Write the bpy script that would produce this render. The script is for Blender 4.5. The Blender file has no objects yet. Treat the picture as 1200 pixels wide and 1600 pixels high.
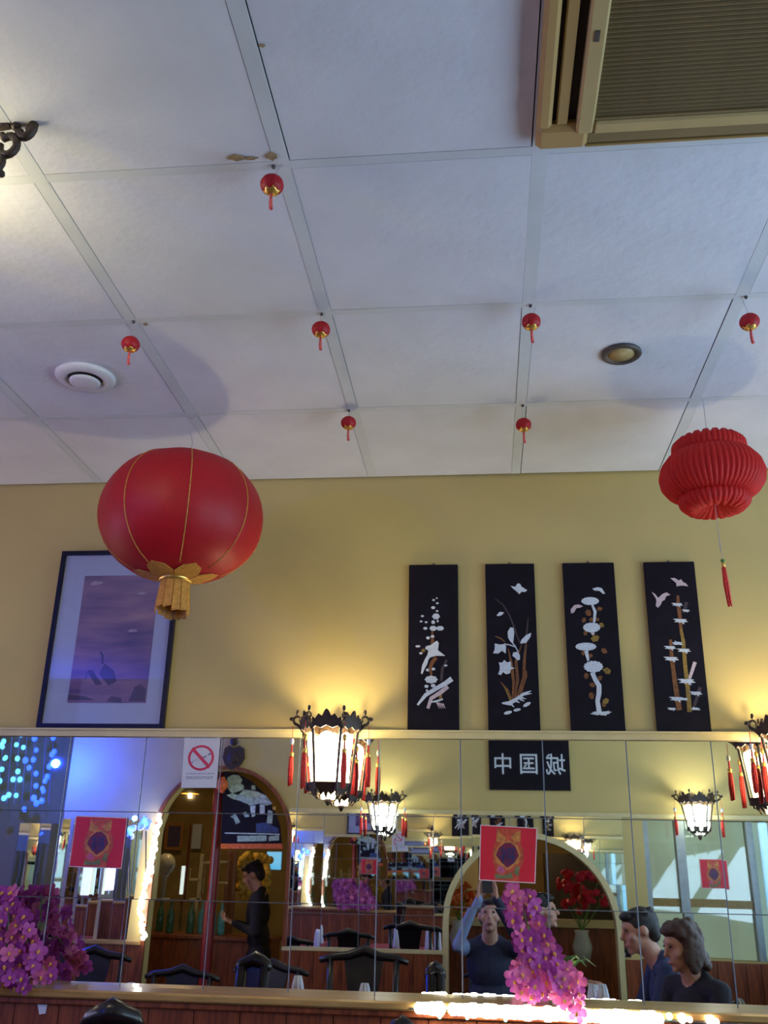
import bpy, bmesh, math, random
from mathutils import Vector, Matrix, noise
random.seed(7)
S = bpy.context.scene
COL = S.collection
PI = math.pi

# ------------------------------------------------------------------ camera
FPX, PITCH, YAW, ROLL = 1455.88, 0.3649, 0.1095, -0.0211
CAMZ = 1.50
def rotm():
    cp, sp = math.cos(PITCH), math.sin(PITCH); cy, sy = math.cos(YAW), math.sin(YAW); cr, sr = math.cos(ROLL), math.sin(ROLL)
    return Matrix(((cy, -sy, 0), (sy, cy, 0), (0, 0, 1))) @ Matrix(((1, 0, 0), (0, cp, -sp), (0, sp, cp))) @ Matrix(((cr, 0, sr), (0, 1, 0), (-sr, 0, cr)))
RM = rotm()
CAM = Vector((0, 0, CAMZ))
cam_d = bpy.data.cameras.new('camera'); cam = bpy.data.objects.new('camera', cam_d); COL.objects.link(cam)
cam_d.sensor_fit = 'VERTICAL'; cam_d.sensor_height = 24.0; cam_d.lens = 24.0 * FPX / 1600; cam_d.clip_start = 0.005
M3 = Matrix((RM.col[0], RM.col[2], -RM.col[1])).transposed()
cam.matrix_world = Matrix.Translation(CAM) @ M3.to_4x4()
S.camera = cam

# ------------------------------------------------------------------ world / exposure / large lights
W = bpy.data.worlds.new('world'); S.world = W; W.use_nodes = True
bg = W.node_tree.nodes['Background']; bg.inputs[0].default_value = (0.62, 0.78, 1.0, 1); bg.inputs[1].default_value = 1.5
S.view_settings.view_transform = 'Standard'; S.view_settings.look = 'None'
S.view_settings.exposure = 0.0; S.view_settings.gamma = 1.0; S.view_settings.use_curve_mapping = False
S.cycles.max_bounces = 9; S.cycles.glossy_bounces = 5; S.cycles.diffuse_bounces = 3; S.cycles.transmission_bounces = 4; S.cycles.transparent_max_bounces = 6
S.cycles.use_adaptive_sampling = True; S.cycles.adaptive_threshold = 0.04
S.cycles.caustics_reflective = False; S.cycles.caustics_refractive = False
S.cycles.use_denoising = True
S.cycles.sample_clamp_indirect = 6.0

def area_light(name, loc, rot, sx, sy, power, color):
    d = bpy.data.lights.new(name, 'AREA'); d.shape = 'RECTANGLE'; d.size = sx; d.size_y = sy; d.energy = power; d.color = color
    o = bpy.data.objects.new(name, d); COL.objects.link(o); o.location = loc; o.rotation_euler = rot
    return o
def point_light(name, loc, power, color, r=0.03):
    d = bpy.data.lights.new(name, 'POINT'); d.energy = power; d.color = color; d.shadow_soft_size = r
    o = bpy.data.objects.new(name, d); COL.objects.link(o); o.location = loc
    return o
# added cool fill at the right-hand windows, tilted up to light the ceiling
FILL_R = area_light('window_daylight', (2.93, 1.5, 1.75), (0, 0, 0), 3.4, 1.5, 92, (0.52, 0.72, 1.0)); FILL_R.rotation_euler = Vector((-.80, 0, .60)).to_track_quat('-Z', 'Y').to_euler()
# added violet fill by the left wall, tilted up; no lamp stands there
FILL_L = area_light('bar_daylight', (-4.9, 2.35, 1.75), (0, 0, 0), 2.2, 1.4, 52, (0.56, 0.52, 1.0)); FILL_L.rotation_euler = Vector((.80, 0, .60)).to_track_quat('-Z', 'Y').to_euler()

# ------------------------------------------------------------------ placement helpers
def ray(px, py):
    return RM @ Vector(((px - 600) / FPX, 1, -(py - 800) / FPX))
YW = 3.596                    # front wall / mirror plane
YB = -0.908                   # opposite wall
HC = 1.5432 + CAMZ            # ceiling height
RT = 15                       # small downward tilt of the mirror, seen as pixels
def at(px, py, Y):            # point on the plane y = Y
    d = ray(px, py); return CAM + d * (Y / d.y)
def onz(px, py, Z):           # point on the plane z = Z
    d = ray(px, py); return CAM + d * ((Z - CAMZ) / d.z)
def refl(px, py, D):          # a thing seen in the mirror at optical depth D, put where it really stands
    d = ray(px, py - RT); p = CAM + d * (D / d.y); p.y = 2 * YW - D; return p

# ------------------------------------------------------------------ materials
def mat(name, col, rough=0.6, metal=0.0, var=0.12, scale=18, bump=0.0, emit=None, estr=0.0, trans=0.0, coat=0.0, spec=0.5, sss=0.0):
    m = bpy.data.materials.new(name); m.use_nodes = True
    nt = m.node_tree; b = nt.nodes['Principled BSDF']
    b.inputs['Roughness'].default_value = rough; b.inputs['Metallic'].default_value = metal
    b.inputs['Specular IOR Level'].default_value = spec
    b.inputs['Coat Weight'].default_value = coat
    if trans: b.inputs['Transmission Weight'].default_value = trans
    tc = nt.nodes.new('ShaderNodeTexCoord'); nz = nt.nodes.new('ShaderNodeTexNoise')
    nz.inputs['Scale'].default_value = scale; nz.inputs['Detail'].default_value = 5
    nt.links.new(tc.outputs['Object'], nz.inputs['Vector'])
    r = nt.nodes.new('ShaderNodeValToRGB')
    c0 = [max(0, c * (1 - var)) for c in col]; c1 = [min(1, c * (1 + var)) for c in col]
    r.color_ramp.elements[0].position = 0.3; r.color_ramp.elements[1].position = 0.7
    r.color_ramp.elements[0].color = (*c0, 1); r.color_ramp.elements[1].color = (*c1, 1)
    nt.links.new(nz.outputs['Fac'], r.inputs['Fac']); nt.links.new(r.outputs['Color'], b.inputs['Base Color'])
    if bump:
        bp = nt.nodes.new('ShaderNodeBump'); bp.inputs['Strength'].default_value = bump; bp.inputs['Distance'].default_value = 0.01
        n2 = nt.nodes.new('ShaderNodeTexNoise'); n2.inputs['Scale'].default_value = scale * 6; n2.inputs['Detail'].default_value = 4
        nt.links.new(tc.outputs['Object'], n2.inputs['Vector'])
        nt.links.new(n2.outputs['Fac'], bp.inputs['Height']); nt.links.new(bp.outputs['Normal'], b.inputs['Normal'])
    if emit:
        b.inputs['Emission Color'].default_value = (*emit, 1); b.inputs['Emission Strength'].default_value = estr
    return m
def wood(name, c0, c1, rough=0.35, sc=(14, 14, 1.5)):
    m = mat(name, c0, rough, coat=0.15)
    nt = m.node_tree; b = nt.nodes['Principled BSDF']
    tc = nt.nodes.new('ShaderNodeTexCoord'); mp = nt.nodes.new('ShaderNodeMapping'); mp.inputs['Scale'].default_value = sc
    nz = nt.nodes.new('ShaderNodeTexNoise'); nz.inputs['Scale'].default_value = 4; nz.inputs['Detail'].default_value = 8
    r = nt.nodes.new('ShaderNodeValToRGB'); r.color_ramp.elements[0].color = (*c0, 1); r.color_ramp.elements[1].color = (*c1, 1)
    r.color_ramp.elements[0].position = 0.35; r.color_ramp.elements[1].position = 0.65
    nt.links.new(tc.outputs['Object'], mp.inputs['Vector']); nt.links.new(mp.outputs['Vector'], nz.inputs['Vector'])
    nt.links.new(nz.outputs['Fac'], r.inputs['Fac']); nt.links.new(r.outputs['Color'], b.inputs['Base Color'])
    return m
def paper_trans(name, col, rough=0.6, tr=0.35):      # thin cloth / paper that lets some light through
    m = mat(name, col, rough, var=0.08, scale=60, bump=0.05)
    nt = m.node_tree; b = nt.nodes['Principled BSDF']; out = nt.nodes['Material Output']
    t = nt.nodes.new('ShaderNodeBsdfTranslucent'); t.inputs[0].default_value = (*col, 1)
    mx = nt.nodes.new('ShaderNodeMixShader'); mx.inputs[0].default_value = tr
    nt.links.new(b.outputs[0], mx.inputs[1]); nt.links.new(t.outputs[0], mx.inputs[2]); nt.links.new(mx.outputs[0], out.inputs[0])
    return m
def glow(name, col, s):
    return mat(name, (0.9, 0.88, 0.8), 0.5, emit=col, estr=s, var=0.02)

M = {}
M['tile'] = mat('ceiling_tile', (0.70, 0.73, 0.80), 0.9, var=0.05, scale=5, bump=0.25)
M['bar'] = mat('ceiling_bar', (0.63, 0.68, 0.72), 0.75, var=0.06, scale=6)
M['plenum'] = mat('plenum', (0.10, 0.11, 0.14), 0.9)
M['stain'] = mat('chipped_board', (0.33, 0.24, 0.13), 0.9, var=0.3, scale=60)
M['wall'] = mat('yellow_wall', (0.58, 0.455, 0.168), 0.7, var=0.05, scale=3, bump=0.08)
M['wall_grey'] = mat('mauve_wall', (0.42, 0.34, 0.33), 0.75, var=0.05, scale=3, bump=0.08)
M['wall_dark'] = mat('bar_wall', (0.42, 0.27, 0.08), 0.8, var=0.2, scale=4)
M['cream'] = mat('cream_trim', (0.68, 0.58, 0.29), 0.45, var=0.05)
M['wood'] = wood('red_wood', (0.14, 0.030, 0.012), (0.32, 0.080, 0.024))
M['wood_l'] = wood('ledge_wood', (0.40, 0.22, 0.06), (0.55, 0.34, 0.11), 0.3, (1.5, 14, 14))
M['black'] = mat('black_lacquer', (0.006, 0.004, 0.010), 0.45, var=0.3, coat=0.0, spec=0.2)
M['chair'] = mat('chair_black', (0.008, 0.007, 0.008), 0.32, var=0.3, coat=0.15, spec=0.35)
M['carve'] = mat('carved_wood', (0.035, 0.018, 0.008), 0.4, var=0.5, scale=50, bump=0.3)
M['gold'] = mat('gold', (0.85, 0.52, 0.12), 0.35, metal=0.8, var=0.2, scale=40)
M['goldcloth'] = mat('gold_cloth', (0.56, 0.26, 0.04), 0.6, var=0.25, scale=80)
M['red'] = paper_trans('red_cloth', (0.56, 0.012, 0.022), 0.5, 0.30)
M['redpaper'] = paper_trans('red_paper', (0.72, 0.02, 0.015), 0.6, 0.35)
M['redfringe'] = mat('red_fringe', (0.75, 0.045, 0.03), 0.7, var=0.3, scale=120)
M['pinkfringe'] = mat('pink_fringe', (0.80, 0.13, 0.12), 0.7, var=0.3, scale=120)
M['string'] = mat('string', (0.45, 0.42, 0.42), 0.8)
M['white'] = mat('white_plastic', (0.72, 0.74, 0.78), 0.5, var=0.04)
M['darkmetal'] = mat('dark_metal', (0.09, 0.08, 0.08), 0.5, metal=0.4)
M['chrome'] = mat('chrome', (0.6, 0.58, 0.56), 0.25, metal=1.0)
M['acbeige'] = mat('ac_beige', (0.42, 0.27, 0.10), 0.35, var=0.06, scale=6)
M['acpale'] = mat('ac_pale', (0.48, 0.36, 0.16), 0.35, var=0.08, scale=6)
M['acslat'] = mat('ac_slat', (0.22, 0.155, 0.07), 0.45, var=0.08)
M['acdark'] = mat('ac_dark', (0.03, 0.022, 0.016), 0.8)
M['frame'] = mat('frame_navy', (0.006, 0.006, 0.020), 0.4, spec=0.25)
M['matboard'] = mat('mat_board', (0.58, 0.68, 0.95), 0.8, var=0.03)  # blue LED light seen in the glass is put into the board's colour
M['shell'] = mat('shell_inlay', (0.66, 0.72, 0.76), 0.3, var=0.12, scale=120)
M['shellpink'] = mat('shell_pink', (0.62, 0.50, 0.52), 0.3, var=0.12, scale=120)
M['brown'] = mat('bronze_inlay', (0.20, 0.075, 0.022), 0.4, var=0.3, scale=90)
M['olive'] = mat('olive_inlay', (0.27, 0.17, 0.03), 0.4, var=0.3, scale=90)
M['faint'] = mat('faint_inlay', (0.055, 0.035, 0.045), 0.4, var=0.3, scale=90)
M['paper'] = mat('white_paper', (0.66, 0.71, 0.80), 0.8, var=0.02)
M['signred'] = mat('sign_red', (0.62, 0.03, 0.09), 0.5, var=0.04)
M['signgrey'] = mat('sign_grey', (0.22, 0.28, 0.40), 0.6)
M['postred'] = mat('poster_red', (0.62, 0.012, 0.035), 0.45, var=0.05)
M['postgold'] = mat('poster_gold', (0.52, 0.21, 0.05), 0.45, var=0.3, scale=60)
M['postorange'] = mat('poster_orange', (0.50, 0.075, 0.035), 0.45, var=0.3, scale=60)
M['postdark'] = mat('poster_plum', (0.16, 0.012, 0.05), 0.45, var=0.2)
M['postblue'] = mat('poster_blue', (0.015, 0.03, 0.13), 0.4, var=0.2)
M['postgreen'] = mat('poster_green', (0.15, 0.17, 0.07), 0.5, var=0.3, scale=60)
M['postpink'] = mat('poster_pink', (0.50, 0.10, 0.22), 0.5, var=0.3, scale=60)
M['posterborder'] = mat('poster_border', (0.70, 0.55, 0.55), 0.5)
M['petal'] = paper_trans('orchid_petal', (0.52, 0.085, 0.42), 0.5, 0.25)
M['petal2'] = paper_trans('orchid_petal_pink', (0.78, 0.17, 0.42), 0.5, 0.25)
M['lip'] = mat('orchid_lip', (0.85, 0.42, 0.06), 0.5)
M['leaf'] = mat('leaf', (0.10, 0.24, 0.04), 0.45, var=0.3)
M['pot'] = mat('pot', (0.55, 0.60, 0.55), 0.3)
M['napkin'] = mat('napkin', (0.74, 0.78, 0.88), 0.8, var=0.03)
M['cloth'] = mat('tablecloth', (0.30, 0.035, 0.05), 0.8)
M['floor'] = mat('floor', (0.10, 0.05, 0.03), 0.4, var=0.2)
M['skin'] = mat('skin', (0.56, 0.30, 0.21), 0.5, var=0.06)
M['hair'] = mat('hair', (0.010, 0.007, 0.006), 0.45, var=0.4, scale=120, bump=0.4)
M['hairbrown'] = mat('hair_brown', (0.06, 0.025, 0.012), 0.5, var=0.5, scale=120, bump=0.4)
M['navy'] = mat('navy_cloth', (0.020, 0.022, 0.055), 0.8, var=0.2, scale=40, bump=0.1)
M['bluecloth'] = mat('blue_cloth', (0.022, 0.035, 0.095), 0.8, var=0.2, scale=40, bump=0.1)
M['palecloth'] = mat('pale_blue_cloth', (0.28, 0.36, 0.58), 0.8, var=0.1, scale=40, bump=0.1)  # navy jacket sleeve with blue phone light put into its colour
M['blackcloth'] = mat('black_cloth', (0.014, 0.012, 0.020), 0.85, var=0.2, scale=40)
M['eye'] = mat('eye', (0.03, 0.02, 0.02), 0.15)
M['lips'] = mat('lips', (0.42, 0.14, 0.12), 0.5)
M['redpole'] = mat('red_pole', (0.22, 0.008, 0.012), 0.35)
M['winframe'] = mat('window_grey', (0.36, 0.42, 0.42), 0.4)
M['jade'] = mat('jade_inlay', (0.42, 0.58, 0.42), 0.3, var=0.4, scale=40)
M['jade2'] = mat('jade_bright', (0.62, 0.78, 0.64), 0.25, var=0.3, scale=60)
M['bluein'] = mat('blue_inlay', (0.03, 0.07, 0.20), 0.3, var=0.4)
M['yellowflower'] = mat('yellow_flower', (0.85, 0.50, 0.06), 0.6, var=0.3, scale=60)
M['orangeflower'] = mat('orange_flower', (0.80, 0.16, 0.03), 0.6, var=0.3, scale=60)
M['redflower'] = mat('red_flower', (0.72, 0.02, 0.06), 0.6, var=0.3, scale=60)
M['bottle'] = mat('bottle_green', (0.04, 0.16, 0.10), 0.1, var=0.2)
M['bottle2'] = mat('bottle_teal', (0.10, 0.42, 0.45), 0.1, var=0.2)
M['phone'] = mat('phone_body', (0.02, 0.02, 0.025), 0.3)
M['lanternglow'] = glow('lantern_glass_lit', (1.0, 0.84, 0.50), 9)
M['lanternglow2'] = glow('lantern_glass_white', (0.93, 1.0, 0.86), 10)
M['led'] = glow('led_white', (1.0, 0.95, 0.80), 14)
M['ledgreen'] = glow('led_green', (0.25, 1.0, 0.55), 5)
M['ledpink'] = glow('led_pink', (1.0, 0.55, 0.45), 5)
M['blueled'] = glow('led_blue', (0.0, 0.08, 1.0), 1.9)
M['cyanled'] = glow('led_cyan', (0.10, 0.60, 1.0), 2.0)
M['neon'] = glow('neon_cyan', (0.07, 0.48, 0.85), 0.9)
M['screen'] = glow('lit_door', (0.8, 0.95, 0.9), 0.9)

def mirror_mat(name, col, rough=0.012):
    m = bpy.data.materials.new(name); m.use_nodes = True
    b = m.node_tree.nodes['Principled BSDF']
    b.inputs['Base Color'].default_value = (*col, 1); b.inputs['Metallic'].default_value = 1.0; b.inputs['Roughness'].default_value = rough
    nt = m.node_tree; tc = nt.nodes.new('ShaderNodeTexCoord'); nz = nt.nodes.new('ShaderNodeTexNoise'); nz.inputs['Scale'].default_value = 9
    rr = nt.nodes.new('ShaderNodeMapRange'); rr.inputs[3].default_value = 0.0; rr.inputs[4].default_value = rough * 2
    nt.links.new(tc.outputs['Object'], nz.inputs['Vector']); nt.links.new(nz.outputs['Fac'], rr.inputs[0]); nt.links.new(rr.outputs[0], b.inputs['Roughness'])
    return m
M['mirror'] = mirror_mat('mirror', (0.90, 0.93, 0.92))
M['mirroredge'] = mat('mirror_edge', (0.45, 0.52, 0.60), 0.25, metal=0.3)
def glass_mat(name, rough=0.02, tint=(1, 1, 1), mixf=0.10, ior=1.5):
    m = bpy.data.materials.new(name); m.use_nodes = True; nt = m.node_tree; out = nt.nodes['Material Output']
    nt.nodes.remove(nt.nodes['Principled BSDF'])
    t = nt.nodes.new('ShaderNodeBsdfTransparent'); t.inputs[0].default_value = (*tint, 1)
    g = nt.nodes.new('ShaderNodeBsdfGlossy'); g.inputs['Roughness'].default_value = rough
    fr = nt.nodes.new('ShaderNodeFresnel'); fr.inputs[0].default_value = ior
    ad = nt.nodes.new('ShaderNodeMath'); ad.operation = 'ADD'; ad.inputs[1].default_value = max(0.0, mixf - 0.04) if ior > 1.3 else 0.05
    tc = nt.nodes.new('ShaderNodeTexCoord'); nz = nt.nodes.new('ShaderNodeTexNoise'); nz.inputs['Scale'].default_value = 3
    mr = nt.nodes.new('ShaderNodeMapRange'); mr.inputs[3].default_value = rough * 0.5; mr.inputs[4].default_value = rough * 1.5
    nt.links.new(tc.outputs['Object'], nz.inputs['Vector']); nt.links.new(nz.outputs['Fac'], mr.inputs[0]); nt.links.new(mr.outputs[0], g.inputs['Roughness'])
    mx = nt.nodes.new('ShaderNodeMixShader'); nt.links.new(fr.outputs[0], ad.inputs[0]); nt.links.new(ad.outputs[0], mx.inputs[0])
    nt.links.new(t.outputs[0], mx.inputs[1]); nt.links.new(g.outputs[0], mx.inputs[2]); nt.links.new(mx.outputs[0], out.inputs[0])
    return m
M['glass'] = glass_mat('picture_glass', 0.01, (1, 1, 1), 0.02, 1.12)
M['winglass'] = glass_mat('window_glass', 0.02, (0.9, 0.97, 0.94), 0.08)
def print_mat():
    m = mat('misty_print', (0.1, 0.06, 0.14), 0.7)
    nt = m.node_tree; b = nt.nodes['Principled BSDF']
    tc = nt.nodes.new('ShaderNodeTexCoord'); mp = nt.nodes.new('ShaderNodeMapping'); mp.inputs['Scale'].default_value = (2.2, 1, 12)
    nz = nt.nodes.new('ShaderNodeTexNoise'); nz.inputs['Scale'].default_value = 1.6; nz.inputs['Detail'].default_value = 9
    r = nt.nodes.new('ShaderNodeValToRGB'); cr = r.color_ramp
    cr.elements[0].position = 0.32; cr.elements[0].color = (0.14, 0.095, 0.26, 1)
    cr.elements[1].position = 0.72; cr.elements[1].color = (0.50, 0.30, 0.40, 1)
    e = cr.elements.new(0.52); e.color = (0.30, 0.18, 0.36, 1)
    nt.links.new(tc.outputs['Object'], mp.inputs['Vector']); nt.links.new(mp.outputs['Vector'], nz.inputs['Vector'])
    nt.links.new(nz.outputs['Fac'], r.inputs['Fac']); nt.links.new(r.outputs['Color'], b.inputs['Base Color'])
    return m
M['print'] = print_mat()
M['printdark'] = mat('print_dark', (0.10, 0.07, 0.17), 0.7)

# ------------------------------------------------------------------ mesh helpers
def setp(o, label=None, cat=None, group=None, kind=None):
    if label: o['label'] = label
    if cat: o['category'] = cat
    if group: o['group'] = group
    if kind: o['kind'] = kind
    return o
def empty(name, loc=(0, 0, 0), rz=0):
    o = bpy.data.objects.new(name, None); COL.objects.link(o); o.location = loc; o.rotation_euler = (0, 0, rz); o.empty_display_size = 0.05
    return o
class MB:
    def __init__(s): s.bm = bmesh.new()
    def quadmesh(s, rings, cap0=True, cap1=True, closed=True):
        bm = s.bm; R = [[bm.verts.new(v) for v in r] for r in rings]
        for a, b in zip(R, R[1:]):
            n = len(a)
            for i in range(n if closed else n - 1):
                j = (i + 1) % n
                bm.faces.new((a[i], a[j], b[j], b[i]))
        if closed and cap0 and len(R[0]) > 2: bm.faces.new(list(reversed(R[0])))
        if closed and cap1 and len(R[-1]) > 2: bm.faces.new(R[-1])
        return s
    def box(s, x0, x1, y0, y1, z0, z1):
        return s.quadmesh([[(x0, y0, z0), (x1, y0, z0), (x1, y1, z0), (x0, y1, z0)], [(x0, y0, z1), (x1, y0, z1), (x1, y1, z1), (x0, y1, z1)]])
    def lathe(s, prof, n=24, c=(0, 0, 0), mod=None, caps=True):
        rings = []
        for r, z in prof:
            ring = []
            for i in range(n):
                a = 2 * PI * i / n; rr = r * (mod(a, z) if mod else 1)
                ring.append((c[0] + rr * math.cos(a), c[1] + rr * math.sin(a), c[2] + z))
            rings.append(ring)
        return s.quadmesh(rings, caps, caps)
    def ell(s, c, rx, ry, rz, n=16, m=10, rot=None):
        rings = []
        for k in range(1, m):
            t = PI * k / m
            ring = []
            for i in range(n):
                a = 2 * PI * i / n
                v = Vector((rx * math.sin(t) * math.cos(a), ry * math.sin(t) * math.sin(a), -rz * math.cos(t)))
                if rot: v = rot @ v
                ring.append(v + Vector(c))
            rings.append(ring)
        return s.quadmesh(rings)
    def tube(s, pts, r, n=6, caps=True):
        pts = [Vector(p) for p in pts]; rs = r if isinstance(r, (list, tuple)) else [r] * len(pts)
        rings = []; up = Vector((0.13, 0.21, 0.97))
        for i, p in enumerate(pts):
            d = (pts[min(i + 1, len(pts) - 1)] - pts[max(i - 1, 0)])
            if d.length < 1e-9: d = Vector((0, 0, 1))
            d.normalize()
            a = up.cross(d)
            if a.length < 0.1: a = Vector((1, 0, 0)).cross(d)
            a.normalize(); b = d.cross(a)
            rings.append([p + (a * math.cos(2 * PI * k / n) + b * math.sin(2 * PI * k / n)) * rs[i] for k in range(n)])
        return s.quadmesh(rings, caps, caps)
    def prism(s, poly, f, d):     # poly of (u,v); f(u,v,w)->xyz ; thickness d
        return s.quadmesh([[f(u, v, 0) for u, v in poly], [f(u, v, d) for u, v in poly]])
    def build(s, name, m, parent=None, smooth=False, loc=None, rz=0):
        me = bpy.data.meshes.new(name)
        bmesh.ops.recalc_face_normals(s.bm, faces=s.bm.faces)
        if smooth:
            for f in s.bm.faces: f.smooth = True
        s.bm.to_mesh(me); s.bm.free()
        for mm in (m if isinstance(m, list) else [m]): me.materials.append(mm)
        o = bpy.data.objects.new(name, me); COL.objects.link(o)
        if parent: o.parent = parent
        if loc is not None: o.location = loc
        if rz: o.rotation_euler = (0, 0, rz)
        return o
def copy_tree(o, parent=None):
    c = o.copy(); COL.objects.link(c); c.parent = parent
    for ch in list(o.children): copy_tree(ch, c)
    return c
def link_mesh(name, me, parent=None, loc=(0, 0, 0), rot=(0, 0, 0), sc=(1, 1, 1)):
    o = bpy.data.objects.new(name, me); COL.objects.link(o); o.parent = parent; o.location = loc; o.rotation_euler = rot; o.scale = sc
    return o
def boxobj(name, b, m, parent=None, bev=0.0):
    mb = MB().box(*b)
    if bev: bmesh.ops.bevel(mb.bm, geom=mb.bm.edges[:], offset=bev, segments=1, affect='EDGES')
    return mb.build(name, m, parent)
def text_mesh(body, size):
    c = bpy.data.curves.new('glyph', 'FONT'); c.body = body; c.size = size; c.align_x = 'CENTER'; c.align_y = 'CENTER'; c.extrude = 0.0012; c.offset = 0.006 * size
    o = bpy.data.objects.new('glyph', c); COL.objects.link(o)
    bpy.context.view_layer.update()
    dg = bpy.context.evaluated_depsgraph_get(); me = bpy.data.meshes.new_from_object(o.evaluated_get(dg), depsgraph=dg)
    bpy.data.objects.remove(o); bpy.data.curves.remove(c)
    return me

# ================================================================== STRUCTURE
XL, XR = -5.0, 3.0
X0, SX, Y0, SY = -1.6473, 0.6, 1.7232, 0.6283
setp(boxobj('floor', (XL - .1, XR + .1, YB - 3.2, YW + .1, -0.1, 0), M['floor']), kind='structure')
ceil = setp(boxobj('ceiling', (XL - .1, XR + .1, YB - 3.2, YW + .1, HC + 0.03, HC + 0.12), M['plenum']), kind='structure')
xs = [XL] + [X0 + SX * i for i in range(-5, 8)] + [XR]
ys = [YB] + [Y0 + SY * j for j in range(-4, 3)] + [YW]
BX, BY, GAP = 0.036, 0.026, 0.003
for i in range(len(xs) - 1):
    for j in range(len(ys) - 1):
        x0, x1, y0, y1 = xs[i], xs[i + 1], ys[j], ys[j + 1]
        gx0 = BX / 2 + random.uniform(0, GAP * 1.4); gx1 = BX / 2 + random.uniform(0, GAP * 1.4)
        gy0 = BY / 2 + random.uniform(0, GAP); gy1 = BY / 2 + random.uniform(0, GAP)
        a0 = x0 + (gx0 if x0 > XL else 0); a1 = x1 - (gx1 if x1 < XR else 0); b0 = y0 + (gy0 if y0 > YB else 0); b1 = y1 - (gy1 if y1 < YW else 0)
        if a1 - a0 < 0.02 or b1 - b0 < 0.02: continue
        o = MB().box(-(a1 - a0) / 2, (a1 - a0) / 2, -(b1 - b0) / 2, (b1 - b0) / 2, 0, 0.02).build('ceiling_tile', M['tile'], ceil)
        o.location = ((a0 + a1) / 2, (b0 + b1) / 2, HC + random.uniform(-0.0008, 0.0012))
        o.rotation_euler = (random.uniform(-.0012, .0012), random.uniform(-.0012, .0012), 0)
for x in xs[1:-1]:
    MB().box(x - BX / 2, x + BX / 2, YB, YW, HC - 0.0008, HC + 0.012).build('grid_bar', M['bar'], ceil)
for y in ys[1:-1]:
    MB().box(XL, XR, y - BY / 2, y + BY / 2, HC - 0.0004, HC + 0.012).build('grid_bar', M['bar'], ceil)
# chipped edges of the tiles by a junction
def chip(px, py, w, h, seed):
    random.seed(seed); p = onz(px, py, HC - 0.003); n = 11
    poly = [(w / 2 * math.cos(2 * PI * k / n) * random.uniform(.7, 1.1), h / 2 * math.sin(2 * PI * k / n) * random.uniform(.6, 1.1)) for k in range(n)]
    MB().prism(poly, lambda u, v, w_: (u, v, w_), 0.0025).build('chipped_edge', M['stain'], ceil, loc=p)
for a in ((370, 247, .048, .022, 1), (392, 248, .034, .012, 2), (425, 245, .030, .028, 3), (410, 72, .014, .008, 4), (227, 507, .014, .014, 5)): chip(*a)
random.seed(11)

setp(boxobj('wall_front', (XL - .1, XR + .1, YW + 0.012, YW + 0.15, 0, HC + .03), M['wall']), kind='structure')
setp(boxobj('wall_left', (XL - .1, XL, YB - 3.2, YW + .15, 0, HC + .1), M['wall']), kind='structure')
# rail above the mirror and its twin on the opposite wall
RZ0, RZ1 = 1.959, 1.989
r = MB().box(XL, XR, YW - 0.018, YW + 0.012, RZ0, RZ1).box(XL, XR, YW - 0.026, YW + 0.012, RZ1 - 0.007, RZ1)
setp(r.build('trim_1', M['cream']), kind='structure')

# right wall; its unseen windows are added to let in cool light
wr = MB()
for (a, b, c, d) in ((YB - 3.2, YW + .15, 0, 0.95), (YB - 3.2, YW + .15, 2.75, HC + .1), (YB - 3.2, -0.3, .95, 2.75), (3.3, YW + .15, .95, 2.75)):
    wr.box(XR, XR + .1, a, b, c, d)
setp(wr.build('wall_right', M['wall']), kind='structure')
w2 = setp(empty('window_2', (XR + .05, 1.5, .95)), kind='structure')
for y in (-0.3, 0.6, 1.5, 2.4, 3.26):
    boxobj('mullion', (-.03, .03, y - 1.5 - .03, y - 1.5 + .03, 0, 1.8), M['winframe'], w2)
for y in (-0.27, 0.63, 1.53, 2.43):
    boxobj('pane', (-.004, .004, y - 1.5, y - 1.5 + .83, .0, 1.8), M['winglass'], w2)

# ---- opposite wall with two arched openings and a shop window
A1L, A1R = refl(238, 1400, 8.1).x, refl(446, 1400, 8.1).x
A1T = refl(345, 1209, 8.1).z
A2L, A2R = refl(700, 1440, 8.1).x, refl(962, 1440, 8.1).x
A2T = refl(828, 1317, 8.1).z
BRZ = refl(800, 1277, 8.1).z            # its rail
WLX = refl(1012, 1400, 8.1).x           # left edge of shop window
LEFTX = refl(108, 1230, 8.1).x          # where that wall ends on the left
BLZ = refl(600, 1490, 8.1).z            # lower ledge
def arch_poly(xl, xr, zt, z0=-0.05, n=28):
    r_ = (xr - xl) / 2; c = (xl + xr) / 2; cz = zt - r_
    return [(xl, z0)] + [(c - r_ * math.cos(PI * k / n), cz + r_ * math.sin(PI * k / n)) for k in range(n + 1)] + [(xr, z0)]
def cutter(poly, y0, y1):
    return MB().prism(poly, lambda u, v, w: (u, y0 + w, v), y1 - y0).build('cutter', M['wall'])
def boolean(o, cutters):
    for c in cutters:
        md = o.modifiers.new('b', 'BOOLEAN'); md.operation = 'DIFFERENCE'; md.object = c; md.solver = 'EXACT'
    bpy.context.view_layer.update()
    dg = bpy.context.evaluated_depsgraph_get(); me = bpy.data.meshes.new_from_object(o.evaluated_get(dg), depsgraph=dg)
    o.modifiers.clear(); o.data = me
cut1 = cutter(arch_poly(A1L, A1R, A1T), YB - .5, YB + .3)
cut2 = cutter(arch_poly(A2L, A2R, A2T), YB - .5, YB + .3)
cutw = MB().box(WLX, 2.92, YB - .5, YB + .3, BLZ, BRZ - .03).build('cutter', M['wall'])
wb = boxobj('wall_back', (LEFTX, XR, YB - 0.12, YB, 0, HC + .03), M['wall'])
boolean(wb, [cut1, cut2, cutw]); setp(wb, kind='structure')
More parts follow.
